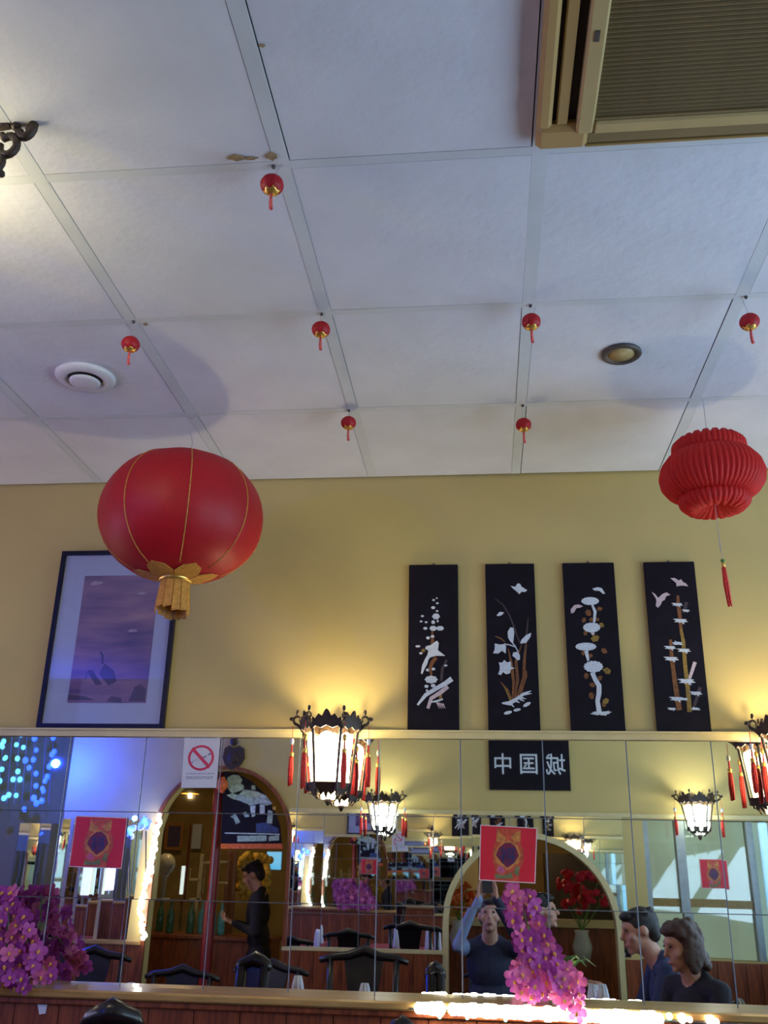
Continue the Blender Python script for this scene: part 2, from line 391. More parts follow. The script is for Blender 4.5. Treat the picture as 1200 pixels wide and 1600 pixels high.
# room beyond the arches
setp(boxobj('wall_1', (XL, XR, YB - 3.1, YB - 3.0, 0, HC + .03), M['wall_dark']), kind='structure')
# recess on the far left, behind the light curtain
setp(boxobj('wall_2', (XL, LEFTX + .05, YB - 1.05, YB - .95, 0, HC + .03), M['wall']), kind='structure')
setp(boxobj('wall_3', (LEFTX, LEFTX + .08, YB - 1.0, YB - .12, 0, HC + .03), M['wall']), kind='structure')
# mouldings
RBX0 = refl(452, 1277, 8.1).x
setp(MB().box(RBX0, XR, YB, YB + .022, BRZ - .016, BRZ + .016).build('trim_2', M['cream']), kind='structure')
def arch_trim(name, xl, xr, zt, w, m, z0):
    inner = arch_poly(xl, xr, zt, z0); outer = arch_poly(xl - w, xr + w, zt + w, z0)
    mb = MB()
    for k in range(len(inner) - 1):
        a, b, c, d = inner[k], inner[k + 1], outer[k + 1], outer[k]
        mb.prism([a, b, c, d], lambda u, v, ww: (u, YB + .028 - ww, v), .03)
    return setp(mb.build(name, m), kind='structure')
arch_trim('trim_3', A2L, A2R, A2T, .045, M['cream'], 0)
arch_trim('trim_4', A1L, A1R, A1T, .03, M['wood'], 0)
setp(boxobj('trim_5', (RBX0, A2L - .04, YB, YB + .03, BLZ - .014, BLZ + .014), M['cream']), kind='structure')
# wainscot of the opposite wall, plank by plank
wz = BLZ - .014
wain = empty('wainscot', (0, YB, 0)); setp(wain, 'red-brown plank wainscot below the mirrors of the wall behind the diners', 'wainscot')
def planks(x0, x1, parent, y0, y1, z0, z1, w=.11):
    n = max(1, round((x1 - x0) / w)); w = (x1 - x0) / n
    for k in range(n):
        o = MB().box(-(w / 2 - .002), w / 2 - .002, y0, y1, z0, z1).build('plank', M['wood'], parent); o.location = (x0 + (k + .5) * w, random.uniform(-.002, .002), 0)
planks(A1R + .03, A2L - .05, wain, .003, .022, .02, wz)
planks(A2R + .05, 2.95, wain, .003, .022, .02, wz)
planks(LEFTX, A1L - .03, wain, .003, .022, .02, wz)
setp(boxobj('trim_6', (LEFTX, A1L - .03, YB, YB + .05, BLZ - .012, BLZ + .012), M['wood_l']), kind='structure')

# shop window in the opposite wall, seen in the mirror on the right
w1 = setp(empty('window_1', (0, YB - .06, 0)), kind='structure')
def wpost(pxa, pxb, m, name='post', py=1400, dy=.05):
    a, b = refl(pxa, py, 8.1).x, refl(pxb, py, 8.1).x
    return boxobj(name, (a, b, -dy, dy, BLZ, BRZ - .03), m, w1)
for a, b in ((1012, 1020), (1064, 1078), (1176, 1186)): wpost(a, b, M['winframe'])
for a, b in ((1020, 1064), (1078, 1176), (1186, 1230)):
    xa, xb = refl(a, 1400, 8.1).x, refl(b, 1400, 8.1).x
    boxobj('pane', (xa, xb, -.006, .006, BLZ, BRZ - .03), M['winglass'], w1)
zt_ = refl(1100, 1417, 8.1).z
boxobj('transom', (refl(1020, 1400, 8.1).x, refl(1176, 1400, 8.1).x, -.03, .03, zt_ - .03, zt_ + .03), M['olive'], w1)
wsky = boxobj('shop_blind', (WLX, 2.92, YB - .5, YB - .48, .7, 2.6), mat('blind', (0.62, 0.66, 0.55), .9, var=.15, scale=3, emit=(.72, .80, .62), estr=.30))  # glow put into the blind stands for light from outdoors
setp(wsky, 'pale blind behind the shop window glass, with outdoor light painted in as glow', 'blind')
xa, xb = refl(1192, 1400, 8.1).x, refl(1206, 1400, 8.1).x
setp(boxobj('neon_tube', (xa, xb, YB + .04, YB + .07, BLZ + .02, BRZ - .04), M['neon'], None, .01), 'cyan neon tube standing upright at the shop window', 'neon light')

for c in (cut1, cutw): bpy.data.objects.remove(c)

# ================================================================== MIRRORS
TS = 0.305
def tile_mesh(w, h, name='mirror_tile'):
    mb = MB(); b = .0015
    # bevelled glass tile: face towards -y
    mb.quadmesh([[(-w / 2, .006, -h / 2), (w / 2, .006, -h / 2), (w / 2, .006, h / 2), (-w / 2, .006, h / 2)],
                 [(-w / 2, .002, -h / 2), (w / 2, .002, -h / 2), (w / 2, .002, h / 2), (-w / 2, .002, h / 2)],
                 [(-w / 2 + b, 0, -h / 2 + b * .6), (w / 2 - b, 0, -h / 2 + b * .6), (w / 2 - b, 0, h / 2 - b * .6), (-w / 2 + b, 0, h / 2 - b * .6)]])
    me = bpy.data.meshes.new(name); bmesh.ops.recalc_face_normals(mb.bm, faces=mb.bm.faces)
    mb.bm.to_mesh(me); mb.bm.free(); me.materials.append(M['mirror']); me.materials.append(M['mirroredge'])
    for p in me.polygons:
        if abs(p.normal.y) < .99: p.material_index = 1
    return me
TILT = math.radians(0.30)
mir = empty('wall_mirror', (0, YW, 1.085)); setp(mir, 'tiled mirror running under the cream rail of the yellow wall', 'mirror')
tm = tile_mesh(TS - .0012, TS - .0012)
zrows = [1.68 + TS / 2, 1.68 - TS / 2, 1.68 - 1.5 * TS]
for k in range(-17, 10):
    x = 0.217 + TS * (k + .5)
    if x - TS / 2 < XL or x + TS / 2 > XR: continue
    for z in zrows:
        link_mesh('mirror_tile', tm, mir, (x, 0, z - 1.085), (-TILT + random.gauss(0, .0006), 0, random.gauss(0, .0007)))
# opposite mirror
mir2 = empty('wall_mirror', (0, YB, BLZ)); setp(mir2, 'tiled mirror on the wall behind the diners, around the cream arch', 'mirror')
hb = (BRZ - BLZ) / 4; tm2 = tile_mesh(TS - .0015, hb - .0015)
x = RBX0 + TS / 2
random.seed(5)
while x + TS / 2 < WLX + .02:
    for k in range(4):
        z = BLZ + hb * (k + .5)
        inside = A2L < x - TS / 2 and x + TS / 2 < A2R and z + hb / 2 < A2T - .25
        if inside: continue
        o = link_mesh('mirror_tile', tm2, mir2, (x, .008, z - BLZ), (.003 + random.gauss(0, .003), 0, PI + random.gauss(0, .006)))
        if x + TS / 2 > A2L - .02 and x - TS / 2 < A2R + .02:
            o.data = tm2.copy(); bpy.context.view_layer.update(); boolean(o, [cut2])
            if len(o.data.polygons) == 0: bpy.data.objects.remove(o)
    x += TS
bpy.data.objects.remove(cut2)
# narrow mirror strips left of the small arch
mir3 = empty('wall_mirror', (0, YB, BLZ)); setp(mir3, 'row of narrow upright mirror strips left of the fairy-lit arch', 'mirror')
zt3 = refl(60, 1283, 8.1).z
x = LEFTX + .05
tm3 = tile_mesh(.10, zt3 - BLZ - .02)
while x < A1L - .1:
    link_mesh('mirror_strip', tm3, mir3, (x, .008, (zt3 - BLZ) / 2 + .01), (.003 + random.gauss(0, .004), 0, PI - .29 + random.gauss(0, .10)))
    x += .105

mir4 = empty('wall_mirror', (0, YB - .945, BLZ)); setp(mir4, 'row of narrow upright mirror strips below the blue light curtain', 'mirror')
x = XL + .6
while x < LEFTX - .03:
    link_mesh('mirror_strip', tm3, mir4, (x, .010, (zt3 - BLZ) / 2 + .01), (.003 + random.gauss(0, .004), 0, PI - .33 + random.gauss(0, .10)))
    x += .105

# ================================================================== LEDGE / BENCH BACK UNDER THE MIRROR
LZ = 1.086
led = empty('bench_back', (0, YW, 0)); setp(led, 'long red-brown bench back with a pale ledge below the tiled mirror', 'bench')
boxobj('ledge', (XL, XR, -.13, .01, LZ - .028, LZ), M['wood_l'], led, .006)
boxobj('ledge_moulding', (XL, XR, -.115, .01, LZ - .05, LZ - .028), M['wood'], led, .004)
random.seed(3)
n = 50
for k in range(n):
    w = (XR - XL) / n
    o = boxobj('plank', (-(w / 2 - .0015), w / 2 - .0015, -.10, .01, .1, LZ - .05), M['wood'], led); o.location = (XL + (k + .5) * w, random.uniform(-.001, .001), 0)

# ================================================================== LANTERNS
def tassel(parent, p, L, m, cord=.03, bead=True, beadm=None, r=.011, n=7):
    t = empty('tassel', p); t.parent = parent
    MB().tube([(0, 0, 0), (0, 0, -cord)], .0016, 4).build('cord', M['redfringe'], t)
    z = -cord
    if bead:
        MB().ell((0, 0, z - .014), r * .85, r * .85, .015, 10, 7).build('bead', beadm or M['gold'], t, True); z -= .028
        MB().tube([(0, 0, z), (0, 0, z - .03)], .004, 5).build('cord', M['redfringe'], t); z -= .03
    MB().lathe([(r * .6, 0), (r * 1.0, -.004), (r * .95, -.016), (r * .75, -.02)], 10, (0, 0, z)).build('collar', M['gold'], t, True); z -= .02
    fr = MB()
    for k in range(n):
        a = 2 * PI * k / n
        fr.tube([(r * .45 * math.cos(a), r * .45 * math.sin(a), z), (r * .75 * math.cos(a), r * .75 * math.sin(a), z - L * .4), (r * .68 * math.cos(a + .2), r * .68 * math.sin(a + .2), z - L * random.uniform(.93, 1))], [r * .45, r * .42, r * .3], 5)
    fr.build('fringe', m, t, True)
    return t

def palace_lantern(name, loc, rz, label, group, glowm, scale=1.0, tassels=True, power=10, lcol=(1, .78, .42), wide=1.0, low_glass=False):
    L = empty(name, loc, rz); L.scale = (scale,) * 3; setp(L, label, 'lantern', group)
    rt, rb, zt, zb = .108 * wide, .078, .10, -.115
    if low_glass: rt, rb, zt, zb = .10, .062, .075, -.09
    cs = [PI / 3 * k for k in range(6)]
    P = lambda r, a, z: Vector((r * math.cos(a), r * math.sin(a), z))
    for k in range(6):
        a, b = cs[k], cs[(k + 1) % 6]
        MB().tube([P(rt + .012, a, zt + .03), P((rt + rb) / 2 + .010, a, 0), P(rb + .012, a, zb - .02)], [.0065, .006, .0055], 6).build('corner_post', M['carve'], L)
        # glowing glass panel with an arched head
        pa, pb = P(rt * .97, a, zt), P(rt * .97, b, zt); qa, qb = P(rb * .97, a, zb), P(rb * .97, b, zb)
        poly = [(.10, 0), (.90, 0), (.94, .3), (.94, .78), (.86, .9), (.68, .975), (.5, 1.0), (.32, .975), (.14, .9), (.06, .78), (.06, .3)]
        nrm = P(1, (a + b) / 2 if b > a else a + PI / 6, 0)
        f = lambda u, v, w, pa=pa, pb=pb, qa=qa, qb=qb, nrm=nrm: (qa.lerp(qb, u)).lerp(pa.lerp(pb, u), v) - nrm * (.004 - w)
        g = MB().prism(poly, f, .004).build('glass_panel', glowm, L)
        # fretwork board of the crown
        ca, cb = P(rt + .014, a, zt + .005), P(rt + .014, b, zt + .005)
        cp = [(0, 0), (.12, .012), (.3, .004), (.5, .016), (.7, .004), (.88, .012), (1, 0), (1, .05), (.9, .042), (.78, .062), (.66, .052), (.57, .074), (.5, .082), (.43, .074), (.34, .052), (.22, .062), (.1, .042), (0, .05)]
        ff = lambda u, v, w, ca=ca, cb=cb, nrm=nrm: ca.lerp(cb, u) + Vector((0, 0, v)) + nrm * (w + v * .18)
        MB().prism(cp, ff, .007).build('crown_board', M['carve'], L)
        # carved apron under the glass
        da, db = P(rb + .014, a, zb + .012), P(rb + .014, b, zb + .012)
        ap = [(0, 0), (1, 0), (1, -.045), (.86, -.03), (.74, -.052), (.6, -.04), (.5, -.066), (.4, -.04), (.26, -.052), (.14, -.03), (0, -.045)]
        ff2 = lambda u, v, w, da=da, db=db, nrm=nrm: da.lerp(db, u) + Vector((0, 0, v)) + nrm * (w + v * .5)
        MB().prism(ap, ff2, .006).build('apron_board', M['carve'], L)
        # scroll arm at each crown corner
        sc = []
        for t in range(15):
            th = -PI * .5 + t / 14 * PI * 1.75; rr = .021 * (1 - t / 14 * .55)
            sc.append(P(rt + .036 + rr * math.cos(th), a, zt + .052 + rr * math.sin(th) + .004))
        arm = [P(rt + .006, a, zt + .005), P(rt + .022, a, zt + .022)] + sc
        s_ = MB().tube(arm, [.007] * 2 + [.0065 - .003 * t / 14 for t in range(15)], 6)
        s_.ell(P(rt + .062, a, zt + .06), .011, .011, .009, 8, 6).ell(P(rt + .038, a, zt + .088), .007, .007, .013, 8, 6)
        s_.build('scroll_arm', M['carve'], L, True)
        if tassels and (not low_glass or k in (0, 3)): tassel(L, P(rt + .056, a, zt + .03), .14 if k not in (0, 3) else .12, M['redfringe'], cord=.05, beadm=M['white'] if k in (0, 3) else M['gold'], r=.0105)
    fin = MB().lathe([(.012, zb + .01), (.035, zb - .01), (.03, zb - .03), (.012, zb - .045), (.016, zb - .058), (.004, zb - .078)], 12)
    fin.build('finial', M['carve'], L, True)
    if low_glass:
        MB().ell((0, 0, -.06), .075, .075, .075, 16, 10).build('glass_bowl', glowm, L, True)
    else:
        MB().lathe([(.03, zb - .052), (.033, zb - .02), (.03, zb + .0)], 12).build('lamp_base', glowm, L, True)
    lamp = point_light('lamp', (0, 0, zt - .02), power, lcol, .022); lamp.parent = L
    return L

LY = YW - .165
pl = at(515, 1184, LY)
palace_lantern('wall_lantern', (pl.x, LY, pl.z), 0, 'lit carved palace lantern with red tassels left of the lacquer panels', 'palace lanterns on the mirrored wall', M['lanternglow'], .86, power=5)
boxobj('wall_bracket', (-.012, .012, .11, .204, .02, .05), M['carve'], bpy.data.objects['wall_lantern'])
pr = at(1243, 1194, LY)
palace_lantern('wall_lantern', (pr.x, LY, pr.z), 0, 'lit carved palace lantern at the right edge beside the bamboo lacquer panel', 'palace lanterns on the mirrored wall', M['lanternglow'], .86, power=5)
pm = pl.copy(); pm.x = -2.60
palace_lantern('wall_lantern', (pm.x, LY, pl.z), 0, 'lit carved palace lantern left of the framed print', 'palace lanterns on the mirrored wall', M['lanternglow'], .86, power=4)
for (px, lab) in ((598, 'white-lit wall lantern over the tiled mirror, left of the cream arch'), (1090, 'white-lit wall lantern above the shop window')):
    p = refl(px, 1280, 7.97)
    palace_lantern('wall_lantern', (p.x, YB + .15, p.z), 0, lab, 'lanterns on the wall behind the diners', M['lanternglow2'], 1.12, power=6, lcol=(1, .88, .62), low_glass=True)

# big red lantern
hk = Vector((X0 + SX, Y0 + 2 * SY, HC))
bc = at(284, 808, hk.y)
BL = empty('red_lantern', (bc.x, bc.y, bc.z)); setp(BL, 'large round red cloth lantern with gold seams and yellow fringe', 'lantern')
RB, HB = .284, .226
prof = []
for k in range(25):
    t = -1 + 2 * k / 24; ang = math.asin(max(-1, min(1, t)))
    prof.append((max(.055, RB * math.cos(ang * .965) ** .86), HB * math.sin(ang * .99)))
seg = 8
MB().lathe(prof, 96, mod=lambda a, z: 1 - .012 * abs(math.cos(a * seg / 2 + .4)) ** 6, caps=False).build('lantern_body', M['red'], BL, True)
for k in range(seg):
    a = 2 * PI * (k + .5) / seg - 2 * .4 / seg + .1
    MB().tube([((r_ + .0005) * math.cos(a), (r_ + .0005) * math.sin(a), z) for r_, z in prof[1:-1]], .0022, 5).build('gold_seam', M['goldcloth'], BL, True)
for k in range(6):
    a0 = 2 * PI * k / 6 + .25
    poly = []
    pts = [(-.5, 0), (-.5, .45), (-.3, .8), (0, 1), (.3, .8), (.5, .45), (.5, 0)]
    def ff(u, v, w, a0=a0):
        rr = .050 + .095 * v; aa = a0 + u * (2 * PI / 6) * .96 * (1 if v < .5 else .9)
        zz = -HB - .004 + (HB - HB * math.sqrt(max(0, 1 - (rr / RB) ** 2))) * 1.0 - .003 + w * -1
        return (rr * math.cos(aa), rr * math.sin(aa), zz)
    MB().prism(pts, ff, .003).build('gold_petal', M['goldcloth'], BL)
MB().lathe([(.050, -HB + .012), (.056, -HB + .008), (.056, -HB - .012), (.050, -HB - .014)], 28).build('gold_ring', M['gold'], BL, True)
MB().lathe([(.05, HB - .01), (.055, HB), (.04, HB + .012), (.01, HB + .016)], 24).build('top_cap', M['gold'], BL, True)
for k in range(12):
    a = 2 * PI * k / 12; L_ = random.uniform(.10, .13); w = .012
    c, s_ = math.cos(a), math.sin(a)
    mb = MB().quadmesh([[(.048 * c - s_ * w * q, .048 * s_ + c * w * q, -HB - .01) for q in (-1, 1)] + [(.044 * c - s_ * w * q, .044 * s_ + c * w * q, -HB - .01) for q in (1, -1)],
                        [(.058 * c - s_ * w * 1.15 * q, .058 * s_ + c * w * 1.15 * q, -HB - L_) for q in (-1, 1)] + [(.054 * c - s_ * w * 1.15 * q, .054 * s_ + c * w * 1.15 * q, -HB - L_ + .006 * q) for q in (1, -1)]])
    mb.build('fringe_strip', M['goldcloth'], BL)
MB().tube([(0, 0, HB + .01), (.012, 0, HB + .06), (hk.x - bc.x - .006, 0, HC - bc.z - .035), (hk.x - bc.x, 0, HC - bc.z - .012)], .0014, 5).build('hanging_string', M['string'], BL)
hkp = MB().tube([(hk.x - bc.x + .014, 0, HC - bc.z - .001), (hk.x - bc.x + .014, 0, HC - bc.z - .012), (hk.x - bc.x + .007, 0, HC - bc.z - .018), (hk.x - bc.x, 0, HC - bc.z - .014)], .002, 6)
hkp.build('ceiling_hook', M['string'], BL)

# honeycomb paper lantern
h2 = Vector((X0 + 4 * SX, Y0 + 2 * SY, HC)); c2 = at(1112, 742, h2.y)
HL = empty('honeycomb_lantern', (c2.x, c2.y, c2.z)); setp(HL, 'red honeycomb paper lantern with scalloped rims and one long tassel', 'lantern')
def honey(prof, nf, name, amp, zj):
    mb = MB(); n = nf * 6
    rings = []
    for r_, z, sc in prof:
        ring = []
        for i in range(n):
            a = 2 * PI * i / n; f = 1 - amp * (1 - abs(math.sin(a * nf / 2)))
            ring.append((r_ * f * math.cos(a), r_ * f * math.sin(a), z + sc * zj * abs(math.sin(a * nf / 4))))
        rings.append(ring)
    return mb.quadmesh(rings, False, False).build(name, M['redpaper'], HL, True)
honey([(.02, .078, 0), (.07, .108, 0), (.105, .118, 1), (.122, .105, .6), (.124, .085, 0), (.115, .07, 0)], 44, 'upper_rim', .055, .010)
honey([(.105, .082, 0), (.140, .062, 0), (.164, .03, 0), (.173, -.005, 0), (.168, -.036, 0), (.150, -.062, 0), (.118, -.083, 0), (.095, -.088, 0)], 56, 'paper_bell', .05, .0)
honey([(.110, -.076, 0), (.118, -.09, 0), (.114, -.108, 0), (.095, -.122, -.6), (.07, -.126, -1), (.03, -.105, 0), (.012, -.09, 0)], 40, 'lower_rim', .06, .010)
MB().tube([(0, 0, .08), (0, 0, HC - c2.z)], .0012, 5).build('hanging_string', M['string'], HL)
MB().tube([(0, 0, -.09), (.0, 0, -.27)], .0011, 5).build('tassel_cord', M['string'], HL)
zz = at(1131, 876, h2.y).z - c2.z
MB().tube([(0, 0, -.2), (.004, 0, zz)], .0011, 5).build('tassel_cord', M['string'], HL)
MB().ell((.004, 0, zz), .008, .008, .006, 10, 6).build('tassel_bead', M['leaf'], HL, True)
MB().lathe([(.004, 0), (.007, -.004), (.006, -.018)], 10, (.004, 0, zz - .006)).build('tassel_collar', M['gold'], HL, True)
zl = at(1138, 950, h2.y).z - c2.z
fr = MB()
for k in range(6):
    a = 2 * PI * k / 6; fr.tube([(.004 + .003 * math.cos(a), .003 * math.sin(a), zz - .022), (.006 + .006 * math.cos(a), .006 * math.sin(a), (zz + zl) / 2), (.010 + .005 * math.cos(a), .005 * math.sin(a), zl + random.uniform(0, .012))], [.0035, .0035, .0022], 5)
fr.build('tassel_fringe', M['redfringe'], HL, True)

# small lanterns hung at the grid junctions
def small_lantern(px, py, row, hook, label, dia=.0555):
    Y = Y0 + SY * row; c = at(px, py, Y)
    T = empty('small_lantern', tuple(c)); setp(T, label, 'lantern', 'small red lanterns under the ceiling')
    R_ = dia / 2; H_ = R_ * .86
    pr_ = [(max(.006, R_ * math.cos(t) ** .9 if math.cos(t) > 0 else .006), H_ * math.sin(t)) for t in [(-.5 + k / 14) * PI for k in range(15)]]
    MB().lathe(pr_, 32, mod=lambda a, z: 1 - .03 * abs(math.cos(a * 4)) ** 4).build('lantern_body', M['red'], T, True)
    MB().lathe([(R_ * .72, -H_ * .66), (R_ * .60, -H_ * .86), (R_ * .34, -H_ * 1.03), (.006, -H_ * 1.07)], 16, mod=lambda a, z: 1 + .1 * math.cos(6 * a)).build('gold_cap', M['gold'], T, True)
    MB().lathe([(R_ * .3, H_ * .95), (R_ * .3, H_ * 1.05), (.003, H_ * 1.1)], 12).build('top_cap', M['gold'], T, True)
    MB().tube([(0, 0, H_), (hook[0] - c.x if abs(hook[0] - c.x) < .05 else 0, 0, HC - c.z)], .0008, 4).build('hanging_string', M['string'], T)
    MB().ell((0, 0, HC - c.z - .004), .005, .005, .006, 8, 6).build('ceiling_hook', M['darkmetal'], T, True)
    f = MB(); L_ = dia * .82
    for k in range(4):
        a = PI / 2 * k; f.tube([(.0012 * math.cos(a), .0012 * math.sin(a), -H_), (.0022 * math.cos(a), .0022 * math.sin(a), -H_ - L_ * .6), (.002 + .003 * math.cos(a), .003 * math.sin(a), -H_ - L_)], [.002, .0022, .0018], 5)
    f.build('tassel', M['pinkfringe'], T, True)
for px, py, row, i, lab in ((425, 289, 0, 2, 'small red lantern beside the chipped ceiling tiles, largest and nearest of its kind'),
                            (204, 538, 1, 1, 'small red lantern just above the round white ceiling vent'),
                            (501.5, 515, 1, 2, 'small red lantern in the middle row, second from the left'),
                            (830, 503, 1, 3, 'small red lantern in the middle row, left of the recessed spotlight'),
                            (1171, 503, 1, 4, 'small red lantern in the middle row by the right edge'),
                            (544.5, 661, 2, 2, 'small red lantern of the row nearest the wall, left one'),
                            (818, 664, 2, 3, 'small red lantern of the row nearest the wall, right one')):
    small_lantern(px, py, row, (X0 + SX * i, 0), lab)

# hanging carved lantern at the left edge: only one scroll reaches into the picture
sp = at(22, 205, 1.55)
HX = empty('hanging_lantern', (sp.x - .372, sp.y, sp.z)); setp(HX, 'carved palace lantern hanging from the ceiling, only its dark scroll corner in view', 'lantern')
for k in range(4):
    a = PI / 2 * k; c, s_ = math.cos(a), math.sin(a)
    def RP(r_, z): return (r_ * c, r_ * s_, z)
    MB().tube([RP(.20, .0), RP(.36, .02)], .012, 6).build('roof_arm', M['carve'], HX)
    pts = [RP(.34, .015)] + [RP(.395 + .030 * (1 - t * .045) * math.cos(PI * .75 - t * .36), .006 + .046 * (1 - t * .045) * math.sin(PI * .75 - t * .36)) for t in range(15)]
    pts2 = [RP(.345, -.01)] + [RP(.365 + .020 * math.cos(PI * .7 - t * .42), -.040 + .026 * math.sin(PI * .7 - t * .42)) for t in range(14)]
    pts3 = [RP(.33, -.03)] + [RP(.345 + .014 * math.cos(PI * .7 - t * .42), -.085 + .020 * math.sin(PI * .7 - t * .42)) for t in range(14)]
    sm = MB().tube(pts, .0105, 8).tube(pts2, .0095, 8).tube(pts3, .0085, 8).ell(RP(.408, .006), .011, .011, .011, 8, 6).ell(RP(.362, -.118), .009, .009, .009, 8, 6).ell(RP(.375, .012), .012, .012, .01, 8, 6)
    sm.build('scroll_corner', M['carve'], HX, True)
    a2 = a + PI / 2
    pa, pb = Vector((.18 * c, .18 * s_, 0)), Vector((.18 * math.cos(a2), .18 * math.sin(a2), 0))
    MB().prism([(.04, -.34), (.96, -.34), (.96, -.02), (.04, -.02)], lambda u, v, w, pa=pa, pb=pb: pa.lerp(pb, u) * (1 - w) + Vector((0, 0, v)), .02).build('glass_panel', M['lanternglow'], HX)
    MB().tube([(.19 * c, .19 * s_, .02), (.19 * c, .19 * s_, -.36)], .01, 6).build('corner_post', M['carve'], HX)
    MB().tube([(.19 * c, .19 * s_, .0), (.19 * math.cos(a2), .19 * math.sin(a2), .0)], .010, 6).build('roof_rail', M['carve'], HX)
MB().tube([(0, 0, .02), (0, 0, HC - HX.location.z)], .006, 6).build('hanging_chain', M['darkmetal'], HX)
MB().tube([(-.19, 0, .0), (.19, 0, .0)], .006, 6).build('cross_bar', M['darkmetal'], HX)
lm = point_light('lamp', (0, 0, -.05), 7, (1, .80, .40), .04); lm.parent = HX

# ================================================================== CEILING FIXTURES
v = onz(134, 588, HC)
V = empty('ceiling_vent', tuple(v)); setp(V, 'round white ceiling vent with a dark ring gap', 'vent')
MB().lathe([(.052, .0), (.100, .0), (.100, -.006), (.094, -.014), (.070, -.020), (.060, -.016), (.056, .0)], 40).build('outer_ring', M['white'], V, True)
MB().lathe([(.0005, -.004), (.066, -.004), (.066, -.006), (.0005, -.006)], 32).build('dark_gap', M['darkmetal'], V)
MB().lathe([(.0005, -.030), (.040, -.030), (.050, -.026), (.052, -.021), (.045, -.018), (.0005, -.014)], 32).build('vent_disc', M['white'], V, True)
s_ = onz(971, 552, HC)
SPT = empty('recessed_spotlight', tuple(s_)); setp(SPT, 'small round recessed ceiling spotlight, switched off, with a dark rim', 'spotlight')
MB().lathe([(.040, .0), (.062, .0), (.063, -.006), (.056, -.011), (.044, -.008), (.041, .0)], 32).build('rim', M['darkmetal'], SPT, True)
MB().lathe([(.0005, -.003), (.043, -.003), (.043, -.005), (.0005, -.007)], 28).build('lens', M['acpale'], SPT, True)

# air-conditioning cassette
ac0 = onz(836, 239, HC - .035)
AW = .95
AC = empty('air_conditioner', (ac0.x, ac0.y, HC)); setp(AC, 'beige ceiling cassette air conditioner with a fine slatted grille', 'air conditioner')
def acbox(name, x0, x1, y0, y1, z0, z1, m, bev=.004):      # y measured from the far edge towards the camera
    return boxobj(name, (x0, x1, -y1, -y0, z0, z1), m, AC, bev)
zb_ = -.036
acbox('housing', .02, AW - .02, .02, AW - .02, -.012, -.0005, M['acdark'], 0)
B = .118
for (x0, x1, y0, y1) in ((0, .115, 0, .072), (AW - .115, AW, 0, .072), (0, .115, AW - .072, AW), (AW - .115, AW, AW - .072, AW)):
    acbox('corner_cover', x0, x1, y0, y1, zb_, -.0005, M['acbeige'], .012)
for x0, x1 in ((0, .032), (AW - .032, AW)): acbox('rim', x0, x1, .066, AW - .066, zb_, -.0005, M['acbeige'], .008)
for y0, y1 in ((0, .006), (AW - .006, AW)): acbox('rim', .11, AW - .11, y0, y1, zb_ + .008, -.0005, M['acbeige'], .002)
for x0, x1 in ((.042, .066), (AW - .066, AW - .042)): acbox('louvre_flap', x0, x1, .072, AW - .072, zb_ + .008, zb_ + .02, M['acbeige'], .003)
for y0, y1 in ((.010, .044), (AW - .044, AW - .010)): acbox('louvre_flap', .112, AW - .112, y0, y1, zb_ + .010, zb_ + .018, M['acslat'], .003)
for x0, x1 in ((.085, .122), (AW - .122, AW - .085)): acbox('grille_frame', x0, x1, .052, AW - .052, zb_ - .004, -.0005, M['acpale'], .005)
for y0, y1 in ((.050, .085), (AW - .085, AW - .050)): acbox('grille_frame', .122, AW - .122, y0, y1, zb_ - .004, -.0005, M['acpale'], .005)
sm_ = MB().box(.1225, AW - .1225, -.0026, .0026, zb_ + .0, zb_ + .012); slat0 = sm_.build('slat', M['acslat'], AC)
yy = .092; first = True
while yy < AW - .088:
    if first: slat0.location = (0, -yy, 0); slat0.rotation_euler = (.5, 0, 0); first = False
    else:
        o = slat0.copy(); COL.objects.link(o); o.location = (0, -yy, 0)
    yy += .0112
slat0.rotation_euler = (0, 0, 0)
acbox('clip', .098, .108, .30, .325, zb_ - .006, zb_, M['darkmetal'], 0)

# ================================================================== FRONT WALL: PICTURE AND PANELS
# framed print
FX0, FX1, FZ0, FZ1 = -1.760, -1.243, CAMZ + .492, CAMZ + 1.226
FP = empty('framed_print', ((FX0 + FX1) / 2, YW + .012, FZ0)); setp(FP, 'framed misty purple print in a thin dark frame behind the big red lantern', 'picture')
fw, fh = FX1 - FX0, FZ1 - FZ0
mb = MB(); t = .016
for b in ((-fw / 2, fw / 2, 0, t), (-fw / 2, fw / 2, fh - t, fh), (-fw / 2, -fw / 2 + t, t, fh - t), (fw / 2 - t, fw / 2, t, fh - t)):
    mb.box(b[0], b[1], -.026, -.001, b[2], b[3])
mb.build('frame', M['frame'], FP)
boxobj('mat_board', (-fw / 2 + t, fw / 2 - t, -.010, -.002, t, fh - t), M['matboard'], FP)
ia, ib = at(104, 1098, YW), at(226, 1098, YW)
ix0, ix1 = ia.x - (FX0 + FX1) / 2 + .003, ib.x - (FX0 + FX1) / 2 + .004
iz0 = ia.z - FZ0; iz1 = at(126, 900, YW).z - FZ0
prt = boxobj('print', (ix0, ix1, -.0125, -.010, iz0, iz1), M['print'], FP)
bird = MB()
def pp(u, v): return (ix0 + u * (ix1 - ix0), -.0130, iz0 + v * (iz1 - iz0))
